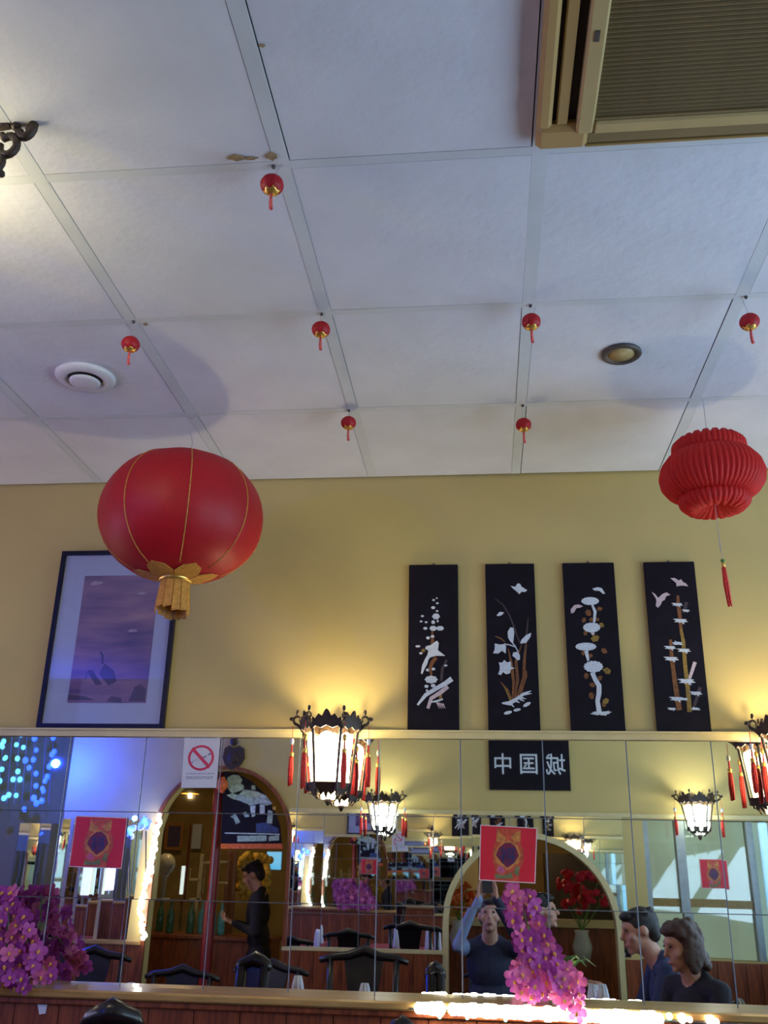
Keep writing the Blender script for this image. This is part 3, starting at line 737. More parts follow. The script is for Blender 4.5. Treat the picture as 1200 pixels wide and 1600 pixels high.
for poly in ([(.36, .22), (.42, .30), (.55, .24), (.60, .16), (.50, .13), (.42, .18)], [(.37, .30), (.36, .36), (.33, .38), (.35, .395), (.395, .36), (.40, .29)],
             [(.25, .20), (.28, .24), (.36, .18), (.42, .14), (.34, .13)], [(.24, .20), (.21, .24), (.23, .25), (.27, .245), (.30, .23)], [(.2, .18), (.22, .24), (.205, .24), (.185, .17)],
             [(.0, .02), (.0, .06), (.2, .05), (.35, .02)], [(.5, .01), (.55, .05), (.68, .04), (.7, .0)], [(.78, .01), (.84, .12), (.92, .14), (.99, .10), (.99, .01)]):
    bird.prism(poly, lambda u, v, w: Vector(pp(u, v)) + Vector((0, w * -1, 0)), .0006)
bird.build('painted_heron', M['printdark'], FP)
cl = MB()
for poly in ([(.08, .93), (.14, .955), (.24, .95), (.26, .935), (.14, .92)], [(.66, .55), (.70, .565), (.78, .56), (.79, .548), (.70, .54)], [(.72, .85), (.80, .86), (.86, .85), (.78, .84)]):
    cl.prism(poly, lambda u, v, w: Vector(pp(u, v)) + Vector((0, w * -1, 0)), .0006)
cl.build('painted_cloud', mat('print_pale', (.55, .45, .58), .7), FP)
boxobj('glass_pane', (-fw / 2 + t * .6, fw / 2 - t * .6, -.019, -.017, t * .6, fh - t * .6), M['glass'], FP)

# four lacquer panels with shell inlay; inlay outlines given in enlarged-photo units
PANELS = [(-.288, -.091, 630, 629 / 110), (.018, .2125, 745, 629 / 110), (.3245, .525, 865, 686 / 120), (.640, .8345, 995, 743 / 130)]
PZ0, PZ1 = CAMZ + .490, CAMZ + 1.149
def ellp(cx, cy, rx, ry, n=12, ang=0, jag=0):
    out = []
    for k in range(n):
        a = 2 * PI * k / n; f = 1 - (jag if k % 2 else 0)
        u, v = rx * f * math.cos(a), ry * f * math.sin(a)
        out.append((cx + u * math.cos(ang) - v * math.sin(ang), cy + u * math.sin(ang) + v * math.cos(ang)))
    return out
def stroke(pts, w):
    L_, R_ = [], []
    for i, p in enumerate(pts):
        a = pts[max(i - 1, 0)]; b = pts[min(i + 1, len(pts) - 1)]; dx, dy = b[0] - a[0], b[1] - a[1]; l = math.hypot(dx, dy) or 1
        ww = w[i] if isinstance(w, (list, tuple)) else w
        L_.append((p[0] - dy / l * ww / 2, p[1] + dx / l * ww / 2)); R_.append((p[0] + dy / l * ww / 2, p[1] - dx / l * ww / 2))
    return L_ + R_[::-1]
def leafburst(cx, cy, s, n=6, spread=PI * 1.1, a0=PI / 2):
    out = []
    for k in range(n):
        a = a0 - spread / 2 + spread * k / (n - 1); l = s * (.75 + .35 * ((k * 7) % 3) / 2)
        out.append(stroke([(cx, cy), (cx + .5 * l * math.cos(a), cy + .5 * l * math.sin(a) * .45), (cx + l * math.cos(a), cy + l * math.sin(a) * .45)], [s * .22, s * .26, 2]))
    return out
ART = [[], [], [], []]
A = ART[0]     # plum blossom and bird over a rock
for x, y, rx, ry in ((300, 370, 10, 7), (272, 387, 14, 9), (305, 415, 13, 9), (268, 455, 20, 14), (303, 485, 12, 9), (293, 533, 36, 28), (268, 585, 18, 18), (308, 575, 10, 12), (268, 640, 34, 24), (330, 640, 36, 22), (262, 712, 18, 13), (222, 725, 18, 14),
                     (172, 530, 15, 10), (160, 578, 14, 8), (205, 585, 14, 9), (198, 640, 20, 13), (132, 800, 24, 10), (158, 862, 16, 10), (218, 1012, 16, 14), (270, 1003, 18, 13), (208, 1158, 20, 15), (268, 1152, 22, 17), (212, 1195, 12, 10), (380, 972, 16, 9)):
    A.append(('flower', 'shell', ellp(x, y, rx, ry, 12, 0, .12)))
A.append(('blossom', 'shell', ellp(250, 1097, 60, 36, 16, 0, .14)))
A.append(('bird', 'shell', [(205, 800), (245, 790), (300, 750), (318, 770), (310, 835), (375, 885), (290, 885), (240, 900), (225, 920), (215, 960), (192, 1000), (170, 1050), (158, 1040), (170, 970), (195, 915), (215, 880), (225, 840), (195, 820)]))
A.append(('rock', 'shell', stroke([(435, 1090), (380, 1130), (300, 1175), (200, 1235), (128, 1325)], [46, 40, 36, 34, 18])))
A.append(('rock', 'shellpink', stroke([(400, 1160), (330, 1215), (250, 1265), (220, 1355)], [34, 38, 34, 26])))
A.append(('branch', 'brown', stroke([(295, 900), (262, 940), (240, 990), (252, 1060)], [30, 34, 30, 18])))
A.append(('branch', 'brown', stroke([(260, 660), (262, 790)], [14, 34])))
A.append(('branch', 'faint', stroke([(390, 920), (350, 1000), (340, 1110)], [20, 26, 24])))
A.append(('branch', 'olive', stroke([(330, 1210), (335, 1280)], 26)))
A.append(('flower', 'olive', ellp(180, 838, 18, 16)))
A.append(('grass', 'shell', stroke([(245, 1300), (300, 1290), (355, 1272)], [10, 18, 12])))
for i in range(4): A.append(('grass', 'shellpink', stroke([(300 + i * 18, 1300 + i * 4), (325 + i * 17, 1355)], [14, 4])))
A = ART[1]     # lily with butterfly
A.append(('butterfly', 'shell', [(302, 262), (345, 268), (362, 240), (385, 240), (400, 268), (450, 298), (432, 315), (400, 312), (380, 335), (358, 312), (320, 280)]))
A.append(('leaf', 'shell', [(175, 525), (205, 492), (245, 498), (225, 520), (195, 530)]))
A.append(('stem', 'faint', stroke([(165, 375), (235, 430), (290, 520), (330, 620), (380, 760)], [6, 12, 14, 16, 12])))
A.append(('stem', 'faint', stroke([(460, 540), (450, 640), (440, 760), (420, 900)], [6, 16, 16, 16])))
A.append(('petal', 'shell', [(300, 630), (328, 635), (335, 680), (325, 770), (302, 760), (278, 720), (276, 670)]))
A.append(('petal', 'shell', [(485, 680), (480, 715), (440, 770), (385, 775), (400, 740), (440, 700)]))
A.append(('lily', 'shell', [(160, 775), (205, 785), (245, 780), (262, 800), (258, 865), (225, 840), (190, 865), (145, 862), (160, 830)]))
A.append(('lily', 'shell', [(318, 885), (325, 855), (365, 850), (385, 880), (385, 920), (360, 925), (345, 905)]))
A.append(('lily', 'shell', [(195, 945), (228, 945), (245, 922), (270, 945), (305, 935), (308, 985), (340, 995), (302, 1010), (298, 1040), (262, 1050), (235, 1030), (215, 1058), (190, 1048), (205, 1010), (205, 975)]))
A.append(('stem', 'shell', stroke([(245, 778), (300, 790), (345, 805), (370, 850)], [8, 9, 10, 8])))
A.append(('stem', 'shell', stroke([(310, 760), (345, 800)], 8)))
A.append(('stem', 'brown', stroke([(165, 710), (215, 730), (250, 760)], [8, 14, 8])))
for pts in ([(310, 1270), (270, 1190), (215, 1120)], [(320, 1280), (330, 1120), (310, 960), (280, 820)], [(340, 1260), (365, 1100), (350, 940), (400, 780)], [(360, 1250), (420, 1080), (425, 930), (445, 760)], [(390, 1230), (440, 1060), (440, 1010)], [(300, 1280), (240, 1150)]):
    A.append(('leaf_blade', 'brown' if len(pts) > 2 else 'olive', stroke(pts, [16] + [26] * (len(pts) - 2) + [6])))
A.append(('rock', 'shell', stroke([(225, 1308), (290, 1310), (350, 1275), (420, 1225), (485, 1198)], [12, 40, 30, 26, 6])))
for p in ([(300, 1310), (335, 1345)], [(340, 1285), (385, 1305)], [(380, 1255), (440, 1270)], [(415, 1230), (490, 1222)], [(385, 1270), (425, 1292)]): A.append(('grass', 'shell', stroke(p, [22, 4])))
for c_ in ((278, 1393, 38, 15, -.25), (360, 1368, 34, 13, -.2), (447, 1320, 38, 16, -.5)): A.append(('pebble', 'shell', ellp(c_[0], c_[1], c_[2], c_[3], 10, c_[4])))
A = ART[2]     # chrysanthemums
A.append(('bird', 'shell', [(345, 285), (395, 272), (430, 282), (460, 330), (440, 332), (410, 305), (365, 302)]))
A.append(('bird', 'shellpink', [(155, 505), (152, 470), (185, 432), (225, 427), (262, 442), (235, 455), (205, 458), (180, 500)]))
for cx, cy, rx, ry, j in ((326, 396, 80, 36, .05), (340, 632, 80, 46, .1), (288, 803, 95, 36, .04), (355, 982, 90, 54, .12)):
    A.append(('chrysanthemum', 'shell', ellp(cx, cy, rx, ry, 28, 0, j)))
A.append(('stem', 'shell', stroke([(345, 432), (370, 490), (362, 585)], [18, 28, 20])))
A.append(('stem', 'shellpink', stroke([(340, 675), (360, 695)], 26)))
A.append(('stem', 'shell', stroke([(290, 840), (310, 930)], [36, 20])))
A.append(('trunk', 'shell', stroke([(345, 1035), (370, 1095), (405, 1150), (405, 1220), (392, 1290), (408, 1390)], [40, 38, 44, 44, 40, 44])))
for k, (x, y, r_) in enumerate(((410, 465, 26), (310, 500, 34), (270, 565, 26), (340, 560, 24), (430, 610, 26), (285, 680, 26), (370, 730, 40), (450, 840, 32), (265, 860, 24), (330, 885, 24), (478, 1020, 38), (292, 1065, 30), (410, 1085, 28), (345, 1145, 28), (338, 1240, 34), (465, 1290, 34), (390, 560, 20), (450, 1320, 26))):
    A.append(('leaf', 'olive' if k in (10, 4, 6, 15) else 'brown', ellp(x, y, r_, r_ * .8, 11, k, .2)))
for a, l in ((PI * 1.03, 80), (PI * 1.15, 70), (PI * 1.25, 60), (PI * 1.75, 60), (PI * 1.83, 100), (PI * 1.9, 110), (PI * 1.97, 90)):
    A.append(('grass', 'shell', stroke([(410 + 10 * math.cos(a), 1405), (410 + l * math.cos(a), 1405 + l * .55 * math.sin(a))], [24, 5])))
A.append(('grass', 'shell', [(350, 1395), (410, 1380), (480, 1395), (470, 1420), (400, 1410)]))
A = ART[3]     # bamboo with birds
A.append(('bird', 'shellpink', [(298, 190), (340, 190), (375, 212), (395, 200), (408, 222), (440, 240), (458, 265), (420, 258), (385, 258), (355, 265), (352, 235), (320, 208)]))
A.append(('bird', 'shellpink', [(132, 315), (160, 330), (190, 368), (225, 335), (265, 318), (300, 340), (262, 352), (250, 385), (228, 395), (212, 430), (190, 455), (168, 440), (175, 400), (170, 372)]))
A.append(('bamboo_cane', 'brown', stroke([(365, 345), (370, 430), (385, 540), (398, 700)], [22, 34, 34, 26])))
A.append(('bamboo_cane', 'olive', stroke([(395, 640), (415, 760), (430, 960), (455, 1180), (472, 1385)], [20, 34, 36, 40, 42])))
A.append(('bamboo_cane', 'brown', stroke([(300, 740), (315, 930), (340, 1120), (365, 1280), (382, 1370)], [26, 34, 42, 46, 46])))
A.append(('bamboo_cane', 'faint', stroke([(445, 405), (420, 500)], [34, 26])))
A.append(('bamboo_cane', 'shellpink', stroke([(520, 940), (470, 1090)], [32, 26])))
A.append(('bamboo_cane', 'faint', stroke([(565, 1165), (515, 1330)], [34, 26])))
for cx, cy, s_, d in ((365, 425, 55, 1), (440, 480, 38, 1), (395, 570, 70, 1), (360, 775, 55, -1), (300, 810, 58, 1), (425, 835, 66, 1), (312, 910, 72, 1), (450, 1110, 85, 1), (530, 1218, 62, 1), (360, 1268, 72, 1), (425, 1270, 40, 1), (315, 1358, 42, 1), (520, 1360, 46, -1)):
    for pl_ in leafburst(cx, cy, s_, 6, PI * 1.25, PI / 2 if d > 0 else -PI / 2): A.append(('bamboo_leaf', 'shell', pl_))
    A.append(('bamboo_leaf', 'shell', ellp(cx, cy, s_ * .45, s_ * .2)))
PLAB = ['plum blossom and perched bird', 'white lily and a butterfly', 'four pale chrysanthemums on a bending stem', 'bamboo canes and two pink birds']
for k, (x0, x1, cx0, cs) in enumerate(PANELS):
    g = empty('lacquer_picture', ((x0 + x1) / 2, YW + .012, PZ0)); setp(g, 'tall black lacquer panel inlaid with ' + PLAB[k], 'picture', 'lacquer panels on the yellow wall')
    boxobj('board', (x0 - (x0 + x1) / 2, x1 - (x0 + x1) / 2, -.016, 0, 0, PZ1 - PZ0), M['black'], g, .002)
    MB().tube([(-.008, -.006, PZ1 - PZ0), (0, -.006, PZ1 - PZ0 + .009), (.008, -.006, PZ1 - PZ0)], .002, 5).build('hanger', M['darkmetal'], g)
    lay = 0
    order = {'faint': 0, 'brown': 1, 'olive': 2, 'shellpink': 3, 'shell': 4}
    for nm, mm, poly in sorted(ART[k], key=lambda q: order[q[1]]):
        lay += 1; th = .0012 + .00004 * lay
        wp = []
        for (u, v_) in poly:
            p = at(cx0 + u / cs, 870 + v_ / cs, YW - .004); wp.append((p.x, p.z))
        ar = sum(a[0] * b[1] - b[0] * a[1] for a, b in zip(wp, wp[1:] + wp[:1]))
        if ar < 0: wp = wp[::-1]
        MB().prism(wp, lambda u, v_, w, g=g: (u - g.location.x, -.016 - w, v_ - PZ0), th).build(nm, M[mm], g)

# ================================================================== SIGNS ON THE MIRROR
MY = YW - .0045
def cardpt(P4):            # four wall points -> bilinear (u right, v up)
    a, b, c, d = [at(x, y, MY) for x, y in P4]      # BL BR TR TL
    return lambda u, v: a.lerp(b, u).lerp(d.lerp(c, u), v)
def flatpart(name, f, poly, m, parent, lay):
    wp = [f(u, v) for u, v in poly]
    mb = MB(); mb.quadmesh([[(p.x - parent.location.x, .0003, p.z - parent.location.z) for p in wp], [(p.x - parent.location.x, -.0006 - .0005 * lay, p.z - parent.location.z) for p in wp]])
    return mb.build(name, m, parent)
SG = cardpt([(283, 1231), (338, 1231), (345, 1148), (289, 1148)])
p0 = SG(.5, 0); sg = empty('no_smoking_sign', (p0.x, MY, p0.z)); setp(sg, 'white paper no-smoking notice with a red ring stuck on the mirror', 'sign')
flatpart('paper', SG, [(0, 0), (1, 0), (1, 1), (0, 1)], M['paper'], sg, 0)
def circ(r_, n=36, c=(.5, .56)): return [(c[0] + r_ * math.cos(2 * PI * k / n), c[1] + r_ * .66 * math.sin(2 * PI * k / n)) for k in range(n)]
ro, ri = circ(.365), circ(.30)
mb = MB()
for k in range(36):
    q = [ro[k], ro[(k + 1) % 36], ri[(k + 1) % 36], ri[k]]; wp = [SG(*t_) for t_ in q]
    mb.quadmesh([[(p.x - p0.x, 0, p.z - p0.z) for p in wp], [(p.x - p0.x, -.0016, p.z - p0.z) for p in wp]])
mb.build('red_ring', M['signred'], sg)
flatpart('slash', SG, [(.26, .765), (.215, .715), (.74, .355), (.785, .405)], M['signred'], sg, 3)
flatpart('cigarette', SG, [(.24, .49), (.26, .455), (.66, .575), (.64, .61)], M['signgrey'], sg, 1)
flatpart('cigarette', SG, [(.27, .488), (.285, .466), (.55, .548), (.535, .572)], M['paper'], sg, 2)
flatpart('smoke', SG, [(.68, .60), (.78, .62), (.78, .66), (.70, .645)], M['signgrey'], sg, 1)
random.seed(21)
for v_ in (.935, .255, .195, .165, .955):
    u = .12 if v_ < .9 else .18
    while u < .84:
        w = random.uniform(.03, .09); flatpart('print_line', SG, [(u, v_), (u + w, v_), (u + w, v_ + .016), (u, v_ + .016)], M['signgrey'], sg, 1); u += w + .02

def poster(P4, label, fn=None, depth=1):
    f = cardpt(P4) if fn is None else fn
    p0 = f(.5, 0); g = empty('fortune_poster', tuple(p0)); setp(g, label, 'poster', 'red fortune posters')
    yo = p0.y
    def fp(name, poly, m, lay):
        wp = [f(u, v) for u, v in poly]
        s = -1 if yo > 1 else 1
        mb = MB(); mb.quadmesh([[(p.x - p0.x, -s * .0003, p.z - p0.z) for p in wp], [(p.x - p0.x, s * (.0006 + .0005 * lay), p.z - p0.z) for p in wp]])
        return mb.build(name, m, g)
    fp('border', [(-.018, -.018), (1.018, -.018), (1.018, 1.018), (-.018, 1.018)], M['posterborder'], 0)
    fp('ground', [(0, 0), (1, 0), (1, 1), (0, 1)], M['postred'], 1)
    fp('vase_panel', [(.26, .02), (.72, .0), (.72, .2), (.80, .4), (.78, .6), (.72, .72), (.72, .97), (.28, .97), (.28, .75), (.22, .55), (.22, .35), (.28, .2)], M['postorange'], 2)
    fp('gold_wing', [(.28, .72), (.30, .95), (.36, .86), (.46, .80), (.42, .70)], M['postgold'], 3)
    fp('gold_wing', [(.72, .74), (.72, .95), (.62, .90), (.54, .82), (.62, .72)], M['postgold'], 3)
    fp('leaf_mark', [(.62, .14), (.64, .26), (.72, .28), (.71, .1)], M['postgreen'], 3)
    fp('leaf_mark', [(.28, .03), (.28, .12), (.44, .1), (.58, .16), (.6, .05)], M['postgreen'], 3)
    fp('flower_mark', [(.3, .18), (.34, .27), (.42, .26), (.46, .17), (.38, .13)], M['postpink'], 3)
    fp('gold_rim', [(.5, .20), (.28, .33), (.24, .50), (.34, .66), (.5, .76), (.66, .68), (.74, .5), (.70, .33)], M['postgold'], 3)
    fp('diamond', [(.5, .24), (.38, .34), (.28, .46), (.33, .60), (.44, .70), (.54, .71), (.64, .63), (.70, .48), (.62, .34)], M['postdark'], 5)
    me = text_mesh('福', .30); me.materials.append(M['postblue'])
    xs_ = [v.co.x for v in me.vertices]; ys_ = [v.co.y for v in me.vertices]; cx_, cy_ = (max(xs_) + min(xs_)) / 2, (max(ys_) + min(ys_)) / 2; hh = max(max(xs_) - min(xs_), max(ys_) - min(ys_))
    s = -1 if yo > 1 else 1
    for v in me.vertices:
        u, w = .49 + (v.co.x - cx_) / hh * .27 * (1 if s < 0 else 1), .47 + (v.co.y - cy_) / hh * .30
        p = f(u, w); v.co = (p.x - p0.x, s * (.0034 + (.0006 if v.co.z > 0 else 0)), p.z - p0.z)
    o = bpy.data.objects.new('fortune_character', me); COL.objects.link(o); o.parent = g
    return g
poster([(750, 1374), (835, 1379), (838, 1295), (752, 1290)], 'red fortune poster stuck on the mirror under the lily lacquer panel')
poster([(109, 1353), (189, 1356), (198, 1279), (120, 1276)], 'red fortune poster stuck on the mirror below the framed print, beside the blue lamps')
def back_poster(px, py, w=.2, h=.21):
    c = refl(px, py, 8.05); return lambda u, v: Vector((c.x + (u - .5) * w, YB - .052, c.z + (v - .5) * h))
poster(None, 'red fortune poster stuck on the shop window glass', back_poster(1120, 1371))

# ================================================================== SIGN ON THE OPPOSITE WALL
a_, b_ = refl(766, 1240, 8.08), refl(888, 1160, 8.08)
SB = empty('lacquer_sign', ((a_.x + b_.x) / 2, YB, a_.z)); setp(SB, 'black lacquer sign with three pearl Chinese characters on the opposite yellow wall', 'sign')
sw, sh = b_.x - a_.x, b_.z - a_.z
boxobj('board', (-sw / 2, sw / 2, .001, .02, 0, sh), M['black'], SB, .002)
for k, ch in enumerate('中国城'):
    me = text_mesh(ch, sh * .36); me.materials.append(M['shell'])
    xs_ = [v.co.x for v in me.vertices]; ys_ = [v.co.y for v in me.vertices]; cx_, cy_ = (max(xs_) + min(xs_)) / 2, (max(ys_) + min(ys_)) / 2
    for v in me.vertices:
        v.co = (-(v.co.x - cx_) * 1.12 + sw * (-.325 + .325 * k), .0205 + (.0016 if v.co.z > 0 else 0), (v.co.y - cy_) * 1.2 + sh * .5)
    o = bpy.data.objects.new('character', me); COL.objects.link(o); o.parent = SB

# ================================================================== LIGHT STRINGS
bulb_me = {}
def bulb_mesh(mk):
    if mk not in bulb_me:
        mb = MB().ell((0, 0, 0), 1, 1, 1.15, 8, 6); me = bpy.data.meshes.new('bulb'); bmesh.ops.recalc_face_normals(mb.bm, faces=mb.bm.faces)
        for f in mb.bm.faces: f.smooth = True
        mb.bm.to_mesh(me); mb.bm.free(); me.materials.append(M[mk]); bulb_me[mk] = me
    return bulb_me[mk]
def bulbs(parent, pts, mk, r):
    for p in pts:
        q = Vector(p) - parent.location
        rr = r * random.uniform(.85, 1.15); link_mesh('bulb', bulb_mesh(mk), parent, q, (0, 0, 0), (rr, rr, rr))
def along(pts, step):
    out = []; carry = 0
    for a, b in zip(pts, pts[1:]):
        l = (b - a).length; t = carry
        while t < l: out.append(a.lerp(b, t / l)); t += step
        carry = t - l
    return out
random.seed(31)
# rope light under the front edge of the ledge
YR = YW - .142
RL = empty('rope_light', tuple(at(850, 1583, YR))); setp(RL, 'row of bright white lights fixed along the front of the wooden ledge', 'lights')
s1 = [at(655, 1575, YR), at(688, 1576.5, YR)]; s2 = [at(708, 1577, YR), at(1040, 1593, YR)]
bulbs(RL, along(s1, .022) + along(s2, .022), 'led', .020)
bulbs(RL, [at(1066, 1591, YR), at(1110, 1594, YR)], 'led', .013); bulbs(RL, [at(1046, 1588, YR)], 'ledgreen', .010); bulbs(RL, [at(1078, 1593, YR), at(1119, 1597, YR)], 'ledpink', .010)
bulbs(RL, [at(x_, 1587 + (x_ - 650) * .045, YR - .004) for x_ in (687, 730, 790)], 'ledgreen', .006)
MB().tube([at(640, 1576, YR + .012) - RL.location, at(1200, 1603, YR + .012) - RL.location], .004, 6).build('cord', M['darkmetal'], RL)
# fairy lights round the left side of the small arch
FL = empty('fairy_lights', tuple(refl(237, 1345, 8.02))); setp(FL, 'dense string of warm white fairy lights down the left side of the small arch', 'lights')
fpts = [refl(*q, 8.02) for q in ((250, 1280), (243, 1310), (238, 1340), (231, 1380), (224, 1405), (221, 1425), (224, 1448), (229, 1472))]
bulbs(FL, [p + Vector((random.uniform(-.02, .02), random.uniform(-.01, .01), 0)) for p in along(fpts, .016)], 'led', .017)
MB().tube([p - FL.location + Vector((0, -.03, 0)) for p in fpts], .006, 6).build('cord', M['darkmetal'], FL)
# blue light curtain in the recess
LC = empty('light_curtain', tuple(refl(40, 1200, 8.6))); setp(LC, 'curtain of hanging blue and cyan fairy lights in the far-left corner', 'lights')
cb = [(520, 205), (505, 235), (515, 365), (495, 390), (500, 470), (470, 505), (450, 600), (430, 640), (405, 710), (415, 735), (330, 240), (345, 350), (320, 440), (245, 445), (280, 515), (345, 570), (345, 685), (325, 800), (400, 825), (350, 850), (235, 900)]
cw = [(205, 205), (160, 300), (225, 325), (170, 430), (175, 550), (195, 625), (130, 625), (90, 770), (160, 775), (100, 200), (40, 270), (30, 320), (50, 430), (25, 530), (5, 640), (45, 800), (15, 300), (60, 420), (-40, 250), (-60, 400), (-90, 330), (-50, 560), (-120, 480), (-100, 700)]
bulbs(LC, [refl(x_ / 6, 1120 + y_ / 6, 8.6) for x_, y_ in cb], 'blueled', .026); bulbs(LC, [refl(x_ / 6, 1120 + y_ / 6, 8.6) for x_, y_ in cw], 'cyanled', .022)
for x_ in (510, 440, 335, 260, 190, 120, 40, -40, -100):
    MB().tube([refl(x_ / 6 + 4, 1100, 8.62) - LC.location, refl(x_ / 6 - 8, 1262, 8.62) - LC.location], .003, 4).build('strand', M['string'], LC)
pb = point_light('curtain_glow', refl(70, 1185, 8.2), 85, (.01, .05, 1.0), .03); pb.parent = LC; pb.location = refl(88, 1200, 7.75) - LC.location
BLp = empty('blue_lamp', tuple(refl(215, 1300, 7.95))); setp(BLp, 'pair of glowing blue lamp clusters beside the fairy lights', 'lamp')
for px, py in ((204, 1303), (228, 1291)):
    c = refl(px, py, 7.95)
    bulbs(BLp, [c + Vector((random.uniform(-.035, .035), random.uniform(-.02, .02), random.uniform(-.05, .05))) for _ in range(9)], 'blueled', .022); bulbs(BLp, [c + Vector((0, .03, .01)), c + Vector((.02, .03, -.02))], 'cyanled', .016)
pb2 = point_light('blue_glow', (0, .08, .08), 3, (.03, .15, 1.0), .02); pb2.parent = BLp
for px in (204, 228): MB().tube([refl(px, 1305, 7.93) - BLp.location, refl(px, 1400, 7.93) - BLp.location], .006, 6).build('stem', M['darkmetal'], BLp)

# ================================================================== BEHIND THE SMALL ARCH (bar)
point_light('bar_lamp', refl(300, 1250, 9.3), 9, (1, .66, .28), .015)  # warm light added to brighten the bar room
point_light('parlour_lamp', refl(830, 1290, 9.6), 8, (1, .72, .40), .015)  # second warm fill, added behind the cream arch
D1 = 8.24; Y1 = 2 * YW - D1
def rpoly(pts, D, o): return [(lambda p: (p.x - o.x, p.z - o.z))(refl(x_, y_, D)) for x_, y_ in pts]
lp0 = refl(395, 1325, D1)
LP = empty('landscape_panel', tuple(lp0)); setp(LP, 'dark arched lacquer panel with a pale jade mountain landscape inside the small arch', 'panel')
def slab(name, pts, m, parent, D, th, dy=0):
    pl_ = rpoly(pts, D, parent.location); ar = sum(a[0] * b[1] - b[0] * a[1] for a, b in zip(pl_, pl_[1:] + pl_[:1]))
    if ar < 0: pl_ = pl_[::-1]
    return MB().prism(pl_, lambda u, v, w: (u, dy + w, v), th).build(name, m, parent)
slab('board', [(350, 1212), (372, 1215), (395, 1228), (415, 1248), (430, 1275), (438, 1300), (440, 1326), (346, 1326)], M['black'], LP, D1, .02)
def crop5(pts): return [(340 + x_ * 130 / 1200, 1180 + y_ * 150 / 1385) for x_, y_ in pts]
for nm, mk, pts in (('peak', 'jade', [(150, 450), (150, 390), (230, 345), (320, 355), (365, 420), (345, 470), (385, 500), (390, 560), (310, 640), (200, 600), (150, 520)]),
                    ('ridge', 'jade', [(140, 640), (260, 600), (400, 560), (560, 580), (700, 640), (800, 760), (720, 790), (640, 760), (560, 770), (500, 800), (430, 760), (330, 720), (220, 690)]),
                    ('snow', 'jade2', [(480, 590), (600, 600), (720, 650), (690, 690), (560, 650)]), ('snow', 'jade2', [(560, 690), (690, 700), (780, 750), (640, 740)]),
                    ('fall', 'jade2', [(480, 800), (560, 790), (545, 950), (500, 970)]), ('fall', 'jade2', [(620, 770), (690, 780), (690, 900), (620, 930)]), ('fall', 'jade', [(740, 850), (800, 870), (790, 1060), (710, 1060)]),
                    ('rock', 'jade', [(190, 960), (260, 920), (290, 960), (330, 1040), (270, 1070), (240, 990)]), ('rock', 'jade', [(360, 900), (420, 880), (470, 960), (400, 970)]),
                    ('lake', 'bluein', [(560, 1060), (700, 1040), (880, 1130), (880, 1190), (560, 1190)]), ('gold_tree', 'yellowflower', [(800, 810), (850, 800), (850, 850), (810, 850)]),
                    ('tower', 'jade', [(500, 500), (550, 500), (555, 560), (500, 560)]), ('rim_line', 'jade2', [(110, 1188), (900, 1205), (900, 1222), (110, 1203)]),
                    ('plinth', 'jade', [(290, 1235), (710, 1230), (710, 1310), (290, 1320)]), ('plinth', 'jade', [(740, 1245), (890, 1225), (890, 1300), (740, 1310)])):
    slab(nm, crop5(pts), M[mk], LP, D1, .003 if mk != 'jade2' else .005, .02)
slab('lintel', [(346, 1326), (442, 1326), (442, 1334), (346, 1334)], M['orangeflower'], LP, D1, .03)
def upright(name, px0, px1, D, m, label, cat, z0=0, z1=None, py=1350):
    a, b = refl(px0, py, D).x, refl(px1, py, D).x; y = 2 * YW - D
    o = MB().lathe([((b - a) / 2, 0), ((b - a) / 2, (z1 or HC) - z0)], 20).build(name, m); o.location = ((a + b) / 2, y, z0); return setp(o, label, cat)
upright('red_pillar', 334, 348, 8.36, M['redpole'], 'dark red round pillar in the middle of the small arch', 'pillar', py=1280)
o = refl(348, 1233, 8.15); OB = MB().ell((0, 0, 0), .05, .05, .05, 16, 10).lathe([(.02, .045), (.02, .06), (.004, .07)], 10).lathe([(.004, -.07), (.02, -.06), (.02, -.045)], 10).build('orange_lantern', M['orangeflower'], None, True, o); setp(OB, 'tiny orange ball lantern on the red pillar', 'lantern')
# dark ornament hung above the arch
oc = refl(362, 1187, 8.06)
ORN = MB(); pts = [(.0, -.12), (.07, -.09), (.11, -.02), (.10, .06), (.06, .085), (.01, .06), (-.03, .085), (-.07, .06), (-.08, -.02), (-.05, -.09)]
ORN.prism(pts, lambda u, v, w: (u, w, v), .03).ell((.01, .03, .12), .035, .02, .04, 12, 8).ell((.01, .035, -.02), .05, .015, .05, 12, 8)
ORN = ORN.build('wall_ornament', M['carve'], None, False, (oc.x, YB + .001, oc.z)); setp(ORN, 'dark heart-shaped carved ornament hung above the small arch', 'ornament')
# picture, notices, shelves and counter of the bar
def boxat(name, px0, py0, px1, py1, D, m, label, cat, dep=.03, parent=None):
    a, b = refl(px0, py1, D), refl(px1, py0, D)
    o = boxobj(name, (-(b.x - a.x) / 2, (b.x - a.x) / 2, 0, dep, 0, b.z - a.z), m, parent, .002)
    o.location = ((a.x + b.x) / 2, a.y, a.z)
    if parent: o.location -= parent.location
    if label: setp(o, label, cat)
    return o
fq = refl(272, 1325, 10.95); FQ = empty('framed_picture', tuple(fq)); setp(FQ, 'dark picture in a gold frame on the bar wall behind the small arch', 'picture')
boxat('frame', 256, 1290, 288, 1332, 10.95, M['postgold'], None, None, .03, FQ); boxat('print', 261, 1295, 283, 1327, 10.92, M['printdark'], None, None, .01, FQ)
boxat('paper_notice', 298, 1292, 316, 1330, 10.95, M['paper'], 'white paper notice pinned to the bar wall', 'notice', .004)
boxat('red_curtain', 288, 1294, 299, 1420, 10.6, M['redpole'], 'dark red curtain beside the bar wall notice', 'curtain', .06)
bcn = refl(320, 1475, 8.9)
BC = empty('bar_counter', (bcn.x, bcn.y, 0)); setp(BC, 'dark wooden bar counter behind the small arch', 'counter')
